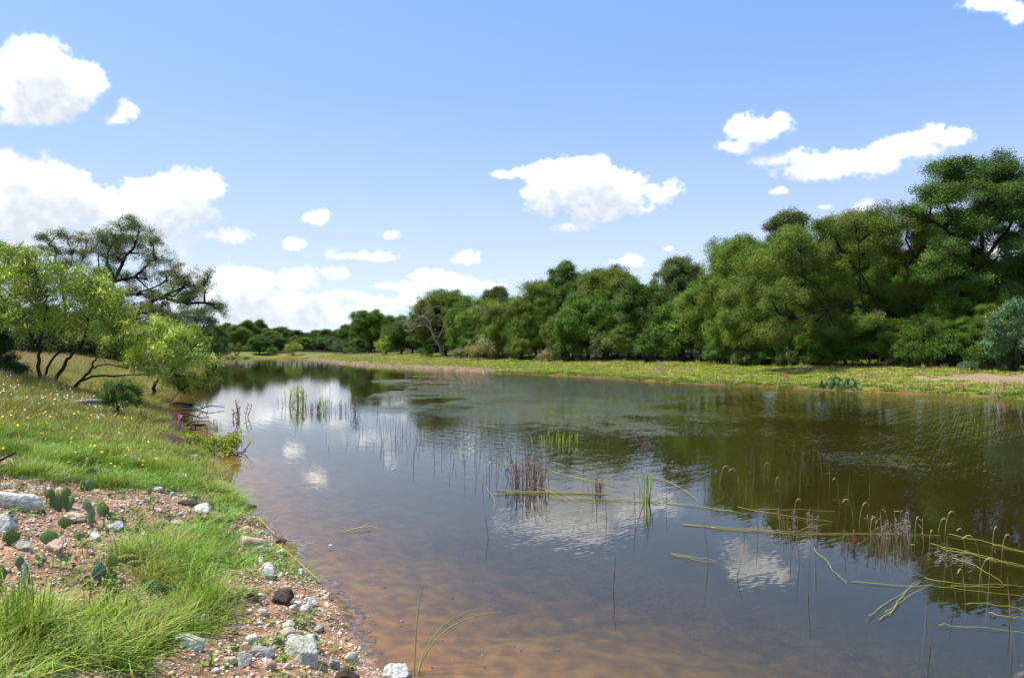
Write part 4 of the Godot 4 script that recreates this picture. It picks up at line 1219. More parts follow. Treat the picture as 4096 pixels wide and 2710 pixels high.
# ---------------------------------------------------------------- prickly pears
func pad_mesh(sd: int) -> ArrayMesh:
	rng.seed = sd
	var m := Mesher.new()
	var nu := 14
	var nv := 10
	var skew := rng.randf_range(-.08, .08)
	for j in nv + 1:
		var t := float(j) / nv
		var y := t - .5
		var wd := pow(maxf(sin(PI * pow(t, 1.25)), 0), .7) * .5
		if j == 0:
			wd = .09
		for i in nu:
			var a := TAU * i / nu
			var bump := 1.0 + .05 * sin(a * 3 + t * 9 + sd)
			var p := Vector3(cos(a) * wd * bump + skew * sin(t * PI), y, sin(a) * minf(wd, .16) * .42)
			m.vert(p, Vector3(cos(a) * .35, (t - .5) * .9, sin(a)).normalized())
	for j in nv:
		for i in nu:
			var i2 := (i + 1) % nu
			m.tri(j * nu + i, j * nu + i2, (j + 1) * nu + i)
			m.tri(j * nu + i2, (j + 1) * nu + i2, (j + 1) * nu + i)
	return m.mesh()


func spine_mesh(sd: int) -> ArrayMesh:
	rng.seed = sd
	var m := Mesher.new()
	for j in range(1, 8):
		for i in 6:
			for side in [-1, 1]:
				var t := (j + .5 * (i % 2)) / 8.5
				var wd := pow(maxf(sin(PI * pow(t, 1.25)), 0), .7) * .5
				var x := (i / 2.5 - 1.0) * wd * .9
				var zz := .42 * minf(wd, .16) * sqrt(maxf(0.02, 1 - pow(x / maxf(wd, .01), 2)))
				var p := Vector3(x, t - .5, side * (zz + .004))
				for q in 2:
					var e := p + Vector3(rng.randf_range(-.05, .05), rng.randf_range(-.02, .06), side * rng.randf_range(.05, .1))
					var w := Vector3(.012, 0, 0)
					var k := m.vert(p - w, Vector3.UP); m.vert(p + w, Vector3.UP); m.vert(e, Vector3.UP)
					m.tri(k, k + 1, k + 2)
	return m.mesh(false)


func build_pears() -> void:
	var pads := []
	for k in 5:
		pads.append(pad_mesh(600 + k))
	var spines := spine_mesh(77)
	mat("spine", Color(.75, .7, .55), .6)
	var k := 0
	for r in PEARS:
		rng.seed = 700 + k
		var t := thing("prickly_pear", r[0], "cactus", Vector3(r[1], ground(r[1], r[2]), r[2]))
		var first := true
		for p in r[4]:
			var o := part("pad", pads[rng.randi() % 5], M["pear_%d" % r[3]], t)
			var turn := rng.randf_range(-.6, .6)
			o.transform = Transform3D(Basis(Vector3.UP, turn) * Basis(Vector3.BACK, rng.randf_range(-.16, .16)) * Basis(Vector3.RIGHT, rng.randf_range(-.2, .15)) * Basis.from_scale(Vector3(p[2] * 1.18, p[3] * 1.12, maxf(p[2], p[3]) * .9)), Vector3(p[0], p[1], 0 if first else rng.randf_range(-.08, .05)))
			part("spine", spines, M.spine, o).set_meta("kind", "stuff")
			first = false
		k += 1
	# the big clump across the water
	rng.seed = 808
	var x := 15.9
	var z := -33.6
	var t := thing("prickly_pear", "wide dark clump of many prickly pear pads on the grass across the water", "cactus", Vector3(x, ground(x, z), z))
	for i in 46:
		var px := rng.randf_range(-1.05, 1.05)
		var pz := rng.randf_range(-.5, .5)
		var tier := rng.randf()
		var py := .16 + tier * .5 * (1.0 - absf(px) * .5)
		var o := part("pad", pads[rng.randi() % 5], M["pear_%d" % (2 if i % 3 else 0)], t)
		var w := rng.randf_range(.2, .28)
		o.transform = Transform3D(Basis(Vector3.UP, rng.randf_range(-1.2, 1.2)) * Basis(Vector3.BACK, rng.randf_range(-.6, .6)) * Basis.from_scale(Vector3(w, w * 1.25, w)), Vector3(px, py, pz))
	

# ---------------------------------------------------------------- grass and flowers
func tuft(n: int, spread_r: float, width: float, lean: float, sd: int, segs := 3) -> ArrayMesh:
	rng.seed = sd
	var m := Mesher.new()
	for k in n:
		var a := rng.randf() * TAU
		var r := sqrt(rng.randf()) * spread_r
		var base := Vector3(cos(a) * r, -.04, sin(a) * r)
		var d := a + rng.randfn() * .9
		m.col = Color(1, 1, 1) * rng.randf_range(.6, 1.35) if rng.randf() < .9 else Color(1.7, 1.15, 1.5)
		m.blade(base, Vector3(cos(d), 0, sin(d)), rng.randf_range(.55, 1.1), rng.randf_range(.1, 1.0) * lean, width * rng.randf_range(.7, 1.3), segs)
	return m.mesh(false, true)


func sow(called: String, meshes: Array, n: int, lo: Vector2, hi: Vector2, sd: int, keep: Callable) -> void:
	rng.seed = sd
	var outs := []
	for m in meshes:
		outs.append(Copies3.new())
	for k in n:
		var x := rng.randf_range(lo.x, hi.x)
		var z := rng.randf_range(lo.y, hi.y)
		var r: Variant = keep.call(x, z)
		if r == null:
			continue
		var s: float = r[0]
		var c: Color = r[1]
		var calm := .35 if called == "far_bank_grass" else 1.0
		c = Color(c.r * (1 + calm * rng.randf_range(-.2, .25)), c.g * (1 + calm * rng.randf_range(-.12, .12)), c.b) * (1 + calm * rng.randf_range(-.22, .2))
		var tilt := Basis.from_euler(Vector3(rng.randfn() * .12, rng.randf() * TAU, rng.randfn() * .12))
		var g: Copies3 = outs[k % outs.size()]
		g.put(tilt * Basis.from_scale(Vector3(r[2], s, r[2])), Vector3(x, ground(x, z), z), c)
	for i in meshes.size():
		if not outs[i].buf.is_empty():
			spread(called, outs[i].multi(meshes[i]), M.grass_blade, self)


func covered(x: float, z: float) -> bool:
	for r in ROCKS:
		var d: float = r[3] * (1.0 if r[5] == 3 else .62)
		var zz: float = z - r[2] - r[3] * .15
		if absf(x - r[1]) < d and absf(zz) < d * 1.3:
			return true
	for r in PEARS:
		if absf(x - r[1]) < .14 and absf(z - r[2] - .1) < .2:
			return true
	return false


func near_grass(x: float, z: float) -> Variant:
	if covered(x, z):
		return null
	var s := sample(shore_d, x, z)
	if s < .12 or sample(shore_w, x, z) < .5:
		return null
	if in_zone("clearing", x, z) or in_zone("bare", x, z):
		if rng.randf() > .05:
			return null
		return [rng.randf_range(.05, .14), Color(.15, .21, .045), rng.randf_range(.1, .2)]
	if in_zone("gravel", x, z):
		if rng.randf() > .09:
			return null
		return [rng.randf_range(.04, .12), Color(.15, .21, .04), rng.randf_range(.08, .18)]
	var a := noise.get_noise_2d(x * 6, z * 6)
	var b := fine.get_noise_2d(x * 3.1, z * 3.1 + 70)
	if (a < -.16 or b < -.28) and rng.randf() < .8:
		return null
	if rng.randf() < .13:
		return [rng.randf_range(.08, .22), Color(.40, .32, .16), rng.randf_range(.15, .3)]
	var h := .15 + .1 * a + rng.randf_range(-.04, .07)
	h *= .8 + .9 * b
	if s < .8:
		h *= .45 + .6 * s
	if z > -3.7 and x < -1.4:
		h *= 1.2
	return [maxf(h, .04), Color(.165, .33, .03).lerp(Color(.25, .34, .045), clampf(.5 + a * 1.5, 0, 1)), rng.randf_range(.22, .34)]


func meadow_grass(x: float, z: float) -> Variant:
	if z > -20 and covered(x, z):
		return null
	var s := sample(shore_d, x, z)
	if s < .1 or s > 40 or sample(shore_w, x, z) < .5 or in_zone("clearing", x, z) or in_zone("bare", x, z):
		return null
	var a := noise.get_noise_2d(x * 3 + 9, z * 3)
	var c := Color(.225, .25, .045).lerp(Color(.33, .30, .09), clampf(.35 + a * 1.4, 0, 1))
	var h := .26 + .1 * a
	if x < -11 and z < -19 and s > 3:
		c = c.lerp(Color(.38, .32, .15), clampf((s - 3) / 3.0, 0, .8))
		h = .42 + .15 * a
	if rng.randf() < .12:
		c = Color(.36, .31, .15)
	return [h * rng.randf_range(.7, 1.3), c, rng.randf_range(.3, .5) * (1 + clampf((-z - 18) / 30, 0, 1))]


func far_grass(x: float, z: float) -> Variant:
	var s := sample(shore_d, x, z)
	if s < .1 or s > 17 or sample(shore_w, x, z) > .5 or in_zone("track", x, z, .5):
		return null
	if s < 3.0 and z < -58 and z > -125 and rng.randf() < clampf((3.4 - s) * .6, 0, .97):
		return null
	var a := noise.get_noise_2d(x * 2, z * 2)
	var c := Color(.31, .39, .055).lerp(Color(.42, .42, .11), clampf(.35 + a * 1.6, 0, 1))
	if fine.get_noise_2d(x * .8, z * .8) < -.34 and rng.randf() < .85:
		return null
	if rng.randf() < .03:
		return [rng.randf_range(.3, .6), Color(.42, .37, .2), .3]
	if s < 1.2:
		c = Color(.19, .26, .04)
	return [rng.randf_range(.08, .17), c, rng.randf_range(.32, .5)]


func build_grass() -> void:
	var near := [tuft(26, .5, .026, 1.2, 1), tuft(26, .5, .022, 1.6, 2), tuft(22, .45, .03, 1.3, 3)]
	sow("grass", near, 26000, Vector2(-8.5, -13), Vector2(1.2, -2.0), 11, near_grass)
	var mid := [tuft(30, .5, .03, .6, 4), tuft(30, .5, .026, .8, 5)]
	sow("meadow_grass", mid, 62000, Vector2(-46, -75), Vector2(-3, -10.5), 12, meadow_grass)
	var far := [tuft(26, .5, .06, .5, 6, 2), tuft(26, .5, .07, .7, 7, 2)]
	sow("far_bank_grass", far, 170000, Vector2(-42, -126), Vector2(38, -14), 13, far_grass)
	# broad-leaved weeds among the stones
	var out := Copies3.new()
	rng.seed = 99
	for k in 900:
		var x := rng.randf_range(-7, 0)
		var z := rng.randf_range(-11, -2.5)
		var s := sample(shore_d, x, z)
		if s < .15 or s > 5:
			continue
		if not (in_zone("gravel", x, z) or in_zone("clearing", x, z) or rng.randf() < .15):
			continue
		var w := rng.randf_range(.04, .1)
		out.put(Basis(Vector3.UP, rng.randf() * TAU) * Basis.from_scale(Vector3(w, w * .8, w)), Vector3(x, ground(x, z) + w * .5, z), Color(.14, .23, .04) * rng.randf_range(.7, 1.2))
	spread("weeds", out.multi(leaf_spray(14, .6, .34, .7, 66)), M.leaf, self)
	# flowers
	var kinds := [["white_wildflowers", Color(.8, .8, .74), 600], ["yellow_wildflowers", Color(.8, .5, .02), 320], ["red_wildflowers", Color(.75, .07, .03), 26]]
	for q in kinds.size():
		var fm := Mesher.new()
		for k in 6:
			var a := TAU * k / 6
			var d := Vector3(cos(a), 0, sin(a))
			var sd := Vector3(-sin(a), 0, cos(a)) * .42
			fm.quad(Vector3(0, .1, 0), d * .7 + sd + Vector3(0, .25, 0), d * 1.05 + Vector3(0, .2, 0), d * .7 - sd + Vector3(0, .25, 0))
		var ff := Copies3.new()
		rng.seed = 1200 + q
		for k in kinds[q][2]:
			var x := 0.0
			var z := 0.0
			if q == 1 and k < 110:
				x = rng.randfn(-7.6, .9); z = rng.randfn(-11.6, 1.0)
			elif q == 1 and k < 170:
				x = rng.randfn(-5.2, .45); z = rng.randfn(-9.0, .5)
			elif q == 0 and k < 250:
				x = rng.randfn(-11.2, 1.6); z = rng.randfn(-15.0, 1.6)
			else:
				x = rng.randf_range(-18, -5); z = rng.randf_range(-24, -9.5)
			if sample(shore_d, x, z) < .8:
				continue
			var w := rng.randf_range(.010, .020) * (1.9 if q == 2 else 1.0)
			var y := ground(x, z) + rng.randf_range(.16, .36)
			ff.put(Basis.from_euler(Vector3(rng.randf_range(.2, .9), rng.randf() * TAU, 0)) * Basis.from_scale(Vector3.ONE * w), Vector3(x, y, z), kinds[q][1] * rng.randf_range(.8, 1.1))
		var o := spread(kinds[q][0], ff.multi(fm.mesh(false)), M.petal, self)


# ---------------------------------------------------------------- in the water
func v2(a: Array, i: int) -> Vector2:
	return Vector2(a[i * 2], a[i * 2 + 1])


func stems(n: int, base_r: float, top_r: float, high: float, thick: float, c: Color, sd: int, twigs := 0, leaves := 0) -> ArrayMesh:
	rng.seed = sd
	var m := Mesher.new()
	for k in n:
		var a := rng.randf() * TAU
		var r := sqrt(rng.randf())
		var h := high * rng.randf_range(.55, 1.05)
		var b := Vector3(cos(a) * r * base_r, -.35, sin(a) * r * base_r)
		var t := Vector3(cos(a) * r * top_r + rng.randfn() * .03, h, sin(a) * r * top_r + rng.randfn() * .03)
		m.col = c * rng.randf_range(.7, 1.25)
		var pts := bent(b, t, 4, .02, 0)
		m.tube(pts, taper(5, thick, thick * .5), 4)
		for q in twigs:
			var f := rng.randf_range(.45, 1.0)
			var p := b.lerp(t, f)
			if p.y < .02:
				continue
			var e := p + Vector3(rng.randfn(), rng.randf_range(.1, 1.2), rng.randfn()).normalized() * high * rng.randf_range(.08, .22)
			m.tube([p, e], [thick * .6, thick * .9], 4)
		for q in leaves:
			var f := rng.randf_range(.5, 1.05)
			var p := b.lerp(t, f)
			var d := Vector3(rng.randfn(), rng.randf_range(0, 1), rng.randfn()).normalized() * high * .12
			var s := d.cross(Vector3.UP).normalized() * high * .025
			m.quad(p, p + d * .5 + s, p + d, p + d * .5 - s)
	return m.mesh(true, true)


func build_water_plants() -> void:
	# stems lying flat on the water
	for k in FLOATING.size():
		rng.seed = 3000 + k
		var a: Array = FLOATING[k]
		var m := Mesher.new()
		var key := []
		for i in a.size() / 2:
			key.append(Vector3(a[i * 2], 0, a[i * 2 + 1]))
		var o: Vector3 = key[0]
		var dist := absf(o.z)
		var strands := 1 + (1 if rng.randf() < .5 else 0) + (1 if k in [0, 2, 3] else 0)
		for s in strands:
			m.col = Color(.27, .30, .05).lerp(Color(.33, .22, .08), rng.randf() * .9 if s else rng.randf() * .5)
			var wob := rng.randf() * TAU
			var bow := rng.randf_range(-.06, .06)
			var pts := []
			var shift := Vector3(rng.randfn() * .06, 0, rng.randfn() * .06) * s
			for i in key.size() - 1:
				for q in 5:
					var t := q / 5.0
					var p: Vector3 = key[i].cubic_interpolate(key[i + 1], key[maxi(i - 1, 0)], key[mini(i + 2, key.size() - 1)], t)
					var far_in := (i + t) / (key.size() - 1)
					pts.append(p - o + shift + Vector3(rng.randfn() * .006, .006 + .022 * absf(sin(far_in * 7 + wob)) * rng.randf(), bow * sin(far_in * PI) + .006 * sin(far_in * 9 + wob)))
			pts.append(key[-1] - o + shift + Vector3(0, .01, 0))
			var r := .0026 + dist * .00013
			m.tube(pts, taper(pts.size(), r, r * .4), 5)
		single("floating_reed", m.mesh(true, true), M.straw, o, STEM_LABELS[k], "grass stem", "grass stems lying on the water")
	# rushes with nodding tips
	for k in TIPS.size() / 2:
		rng.seed = 3300 + k
		var p := v2(TIPS, k)
		var m := Mesher.new()
		var h := rng.randf_range(.1, .25)
		var d := Vector3(1 if rng.randf() < .6 else -1, 0, rng.randfn() * .3).normalized()
		var pts := []
		for i in 9:
			var t := i / 8.0
			pts.append(Vector3(0, -.3 + (h + .3) * sin(t * 1.95) / 1.0, 0) + d * h * .75 * t * t)
		m.col = Color(.17, .2, .06)
		m.tube(pts.slice(0, 6), taper(6, .005, .004), 4)
		m.col = Color(.27, .24, .15)
		m.tube(pts.slice(5), [.004, .007, .007, .003], 4)
		var rank := 0
		for j in TIPS.size() / 2:
			if TIPS[j * 2] / -TIPS[j * 2 + 1] < p.x / -p.y:
				rank += 1
		single("nodding_rush", m.mesh(true, true), M.straw, Vector3(p.x, 0, p.y), "thin rush with a nodding seed head in the water, %s such from the left" % ORDINALS[rank], "rush", "nodding rushes in the water")
	# upright tuft
	var p := v2(UPRIGHT_TUFT, 0)
	var m := Mesher.new()
	rng.seed = 41
	for i in 11:
		m.col = Color(.42, .44, .05).lerp(Color(.25, .36, .05), rng.randf())
		var a := rng.randf() * TAU
		m.tube(bent(Vector3(cos(a) * .03, -.3, sin(a) * .03), Vector3(rng.randfn() * .06, rng.randf_range(.25, .5), rng.randfn() * .05), 4, .01, 0), [.008, .008, .007, .006, .003], 5)
	single("upright_grass_tuft", m.mesh(true, true), M.straw, Vector3(p.x, 0, p.y), "short upright tuft of yellow-green blades in the middle of the floating stems", "grass tuft")
	# brown and green weeds
	var brown := ["dense brown dead weed clump standing at the left end of the floating stems", "thin brown weed just left of the dense dead clump", "thin brown weed just right of the dense dead clump", "pale grey dry weed clump among the floating stems at the edge of the tree reflection", "small brown weed between the two pale dry clumps on the right", "grey-brown dry weed clump under the rightmost nodding rushes", "sparse pale dry weed beside the grey-brown clump on the right", "tiny brown weed above the upright yellow-green tuft", "tiny brown weed left of the upright yellow-green tuft",
		"rust-tipped brown weed right of the green water plants", "thin brown weed between the rust-tipped and the tall brown one", "tall thin brown weed farthest right of the green water plants", "low brown weed between the green water plants and the rust-tipped weed", "low brown weed left of the green water plants"]
	var bh := [.5, .32, .34, .22, .18, .3, .2, .22, .2, .42, .35, .6, .3, .3]
	var bw := [.26, .14, .14, .22, .06, .25, .15, .05, .05, .16, .2, .12, .2, .3]
	for k in brown.size():
		var q := v2(BROWN_WEEDS, k)
		var c := Color(.15, .085, .055) if not k in [3, 5, 6] else Color(.19, .15, .11)
		single("dead_weed", stems(36 if k == 0 else 20 if k in [3, 5] else 13, bw[k], bw[k] * 1.25, bh[k], .0055, c, 3500 + k, 4), M.weed, Vector3(q.x, 0, q.y), brown[k], "weed")
	var green := ["tall yellow-green water plant, left of the pair in the calm water", "tall yellow-green water plant, right of the pair in the calm water", "small pale green water plant behind the brown weeds", "low green water grass standing where the tree reflection begins", "low green water grass with pale tips right of its twin"]
	for k in green.size():
		var q := v2(GREEN_WEEDS, k)
		var hh: float = [.72, .75, .45, .2, .2][k]
		single("water_plant", stems(16, .3 if k < 3 else .4, .34 if k < 3 else .5, hh, .009 if k < 3 else .006, Color(.33, .42, .05), 3600 + k, 2, 9), M.weed, Vector3(q.x, 0, q.y), green[k], "water plant")
	for k in 2:
		var q := v2(TWIG_SHRUB, k)
		single("bare_twigs", stems(5, .1, .7 - .25 * k, .5 - .15 * k, .012, Color(.13, .09, .07), 3700 + k, 5), M.weed, Vector3(q.x, 0, q.y), ["sprawling bare twigs sticking out of the calm water by the left shore", "smaller bunch of bare twigs left of the sprawling ones"][k], "twigs")
	# reeds too many to count
	var rm := Mesher.new()
	rng.seed = 3800
	var patches := [[-3.4, -27.0, 3.6, 5.0, 150], [-1.2, -18.0, 2.4, 4.0, 130], [.1, -13.0, 1.7, 2.6, 70], [-7.0, -36.0, 5.0, 5.0, 120], [1.9, -8.6, 1.3, 1.8, 16], [3.1, -7.0, .9, 1.3, 14], [-2.6, -16.0, 1.2, 2.0, 30], [4.2, -12.0, 1.6, 3.0, 50], [3.6, -5.6, .5, .8, 7]]
	for pt in patches:
		for k in pt[4]:
			var b := Vector3(rng.randfn(pt[0], pt[2] * .6), -.4, rng.randfn(pt[1], pt[3] * .6))
			if sample(shore_d, b.x, b.z) > -.8:
				continue
			var h := rng.randf_range(.1, .42)
			rm.col = Color(.09, .11, .035).lerp(Color(.16, .13, .06), rng.randf())
			var t := b + Vector3(rng.randfn() * .06, h + .4, rng.randfn() * .06)
			rm.tube([b, b.lerp(t, .6) + Vector3(rng.randfn() * .01, 0, 0), t], [.0045, .004, .002], 4)
	var reeds := structure("reeds", rm.mesh(true, true), M.weed)
	reeds.set_meta("kind", "stuff")
	# weed under the water
	var wm := Copies3.new()
	rng.seed = 3900
	for c in [[1.2, -6.7, .7, 60], [2.2, -6.0, .9, 70], [.3, -7.6, .7, 50], [-.6, -8.2, .6, 46], [3.2, -5.2, .9, 60], [-.2, -6.2, .6, 26]]:
		for k in c[3]:
			var x: float = rng.randfn(c[0], c[2] * .6)
			var z: float = rng.randfn(c[1], c[2] * .6)
			var g := ground(x, z)
			if g > -.12:
				continue
			var w := rng.randf_range(.1, .2)
			wm.put(Basis(Vector3.UP, rng.randf() * TAU) * Basis.from_scale(Vector3(w, minf(w, -g * .5), w)), Vector3(x, minf(g + w * .5, -.05 - w * .6), z), Color(.15, .055, .04).lerp(Color(.07, .08, .02), rng.randf() * .8))
	spread("underwater_weed", wm.multi(leaf_spray(60, .25, .03, .9, 91)), M.weed, self)
	# flooded shrub at the left shore
	for k in 2:
		var q := v2(FLOOD_SHRUB, k)
		bush("shrub", ["yellow-green leafy shrub flooded at the left shore, beside the dark clods", "outer half-drowned yellow-green shrub reaching over the water"][k], Vector3(q.x, -.12, q.y), .48, .62, Color(.30, .36, .03), "broad", 3950 + k)
	# two long blades in the shallows at the bottom
	m = Mesher.new()
	for e in [[Vector3(.56, .34, -.15), .006], [Vector3(.40, .30, -.3), .005], [Vector3(.10, .62, 0), .004]]:
		var pts := []
		for i in 9:
			var t := i / 8.0
			var tip: Vector3 = e[0]
			pts.append(Vector3(tip.x * t * t, -.15 + (tip.y + .15) * sin(t * PI * .5) , tip.z * t))
		m.col = Color(.22, .25, .06)
		m.tube(pts, taper(9, e[1], .002), 5)
	single("arching_grass", m.mesh(true, true), M.straw, Vector3(-.63, 0, -4.5), "two long arching grass blades and a thin stalk in the shallows at the bottom", "grass blades")
	# orange stalks lying along the shore
	for k in 2:
		var src: Array = [ORANGE_STALK, ORANGE_STALK_2][k]
		m = Mesher.new()
		m.col = [Color(.42, .27, .08), Color(.55, .19, .05)][k]
		var o := v2(src, 0)
		var pts := []
		for i in src.size() / 2:
			var q := v2(src, i)
			pts.append(Vector3(q.x - o.x, maxf(ground(q.x, q.y), 0) + .03, q.y - o.y))
		m.tube(pts, taper(pts.size(), .009, .004), 5)
		single("dry_stalk", m.mesh(true, true), M.weed, Vector3(o.x, 0, o.y), ["yellowish dry stalk hanging from the shore grass into the water", "long orange dry stalk lying along the waterline of the gravel"][k], "dry stalk")
	# floating twig
	m = Mesher.new()
	m.col = Color(.4, .33, .1)
	m.tube([Vector3(-.18, .01, .12), Vector3(0, .03, 0), Vector3(.12, .03, -.05), Vector3(.2, .02, -.03)], [.006, .007, .006, .003], 5)
	m.tube([Vector3(0, .03, 0), Vector3(.08, .05, -.1)], [.005, .003], 4)
	single("floating_twig", m.mesh(true, true), M.weed, Vector3(-1.75, 0, -8.0), "small forked yellow twig floating over the brown shallows", "twig")
	for k in SPECKS.size() / 2:
		var q := v2(SPECKS, k)
		var fl := Mesher.new()
		fl.tube([Vector3(-.018, .004, 0), Vector3(0, .006, .005), Vector3(.02, .004, 0)], [.004, .007, .003], 6)
		single("foam_fleck", fl.mesh(), M.foam, Vector3(q.x, .004, q.y), "small white fleck of foam floating on the water", "foam", "white flecks on the water")


# ---------------------------------------------------------------- the rest of the left bank
func build_odds() -> void:
	var labels := ["bright pink triangular marker flag by the dark clods at the left shore", "small red-pink marker flag at the right edge of the far bank", "tiny pink marker flag on the far bank left of the wide cactus clump"]
	for k in 3:
		var q := v2(FLAGS, k)
		var t := thing("marker_flag", labels[k], "flag", Vector3(q.x, ground(q.x, q.y), q.y))
		var s := Mesher.new()
		var h := .42 if k == 0 else .5
		s.tube([Vector3(0, -.1, 0), Vector3(.01, h, 0)], [.004, .004], 5)
		part("stake", s.mesh(), M.wire, t)
		var f := Mesher.new()
		var w := .15 if k == 0 else .22
		for i in 6:
			var a := i / 6.0
			var b := (i + 1) / 6.0
			var za := sin(a * 5) * .02
			var zb := sin(b * 5) * .02
			f.quad(Vector3(-.005 + a * w * .8, h + .02 - a * w * .1, za), Vector3(-.005 + b * w * .8, h + .02 - b * w * .1, zb), Vector3(-.005 + b * w * .8, h - w * 1.5 * (1 - b), zb), Vector3(-.005 + a * w * .8, h - w * 1.5 * (1 - a), za))
		part("flag_cloth", f.mesh(false), M.flag_pink, t)
	# grey plank of old wood in the flower meadow
	var m := Mesher.new()
	rng.seed = 5
	m.tube([Vector3(-.45, .1, .1), Vector3(-.15, .14, .02), Vector3(.15, .15, -.05), Vector3(.5, .13, -.1)], [.05, .075, .07, .04], 8, .1, rng)
	single("old_log", m.mesh(), M.grey_bark, Vector3(-10.3, ground(-10.3, -16.9) + .08, -16.9), "weathered grey log lying in the flower meadow", "log")
	# bare branches at the left edge
	m = Mesher.new()
	rng.seed = 6
	var at := Vector3(-4.9, 0, -6.0)
	at.y = ground(at.x, at.z)
	m.tube([Vector3(-.25, .05, .3), Vector3(.1, .22, .15), Vector3(.42, .36, .05), Vector3(.62, .48, 0)], [.022, .018, .013, .006], 6, .1, rng)
	m.tube([Vector3(.1, .22, .15), Vector3(.2, .42, .1), Vector3(.3, .6, .1)], [.014, .011, .005], 5)
	m.tube([Vector3(.3, .31, .08), Vector3(.2, .48, .0), Vector3(.08, .66, -.05)], [.01, .008, .004], 5)
	m.tube([Vector3(.42, .36, .05), Vector3(.6, .36, .2), Vector3(.72, .42, .25)], [.009, .007, .003], 5)
	m.tube([Vector3(-.2, .06, .28), Vector3(-.05, .35, .3), Vector3(.02, .62, .3)], [.012, .009, .004], 5)
	single("dead_branch", m.mesh(), M.bark, at, "bare brown forked branch at the left edge in front of the white rock", "branch")
	m = Mesher.new()
	m.tube([Vector3(-.4, 0, .1), Vector3(0, .25, 0), Vector3(.3, .5, -.1), Vector3(.42, .7, -.1)], [.025, .02, .014, .006], 6, .1, rng)
	m.tube([Vector3(0, .25, 0), Vector3(-.1, .5, 0), Vector3(-.15, .75, .05)], [.014, .01, .005], 5)
	var b2 := Vector3(-7.75, 0, -9.6)
	b2.y = ground(b2.x, b2.z)
	single("dead_branch", m.mesh(), M.grey_bark, b2, "grey bare branch at the left edge above the bare red patch", "branch")


func build_driftwood() -> void:
	var what := ["dark driftwood stick half afloat at the left shore, nearest the pink flag", "tangled dark driftwood branch at the left shore beyond the pink flag", "long thin driftwood stick lying in the dark shallows under the waterside mesquite", "brown forked driftwood lying between the mesquite's trunk and the water", "short black driftwood stub among the reeds of the left shore"]
	var at := [Vector3(-8.6, .02, -18.2), Vector3(-9.6, .03, -20.4), Vector3(-10.9, .02, -23.0), Vector3(-12.0, .05, -24.6), Vector3(-8.0, .02, -17.2)]
	for k in 5:
		rng.seed = 6100 + k
		var m := Mesher.new()
		var l: float = [.7, .8, 1.3, .7, .35][k]
		var a := rng.randf() * TAU
		var d := Vector3(cos(a), .04, sin(a)) * l
		m.tube(bent(-d, d, 6, .03, .02), taper(7, .035, .012), 6, .12, rng)
		for q in 4:
			var p := d * rng.randf_range(-.7, .8)
			m.tube(bent(p, p + Vector3(rng.randfn(), absf(rng.randfn()) * .7, rng.randfn()) * .28, 3, .08, 0), taper(4, .016, .005), 5)
		single("driftwood", m.mesh(), M.bark, at[k], what[k], "driftwood")


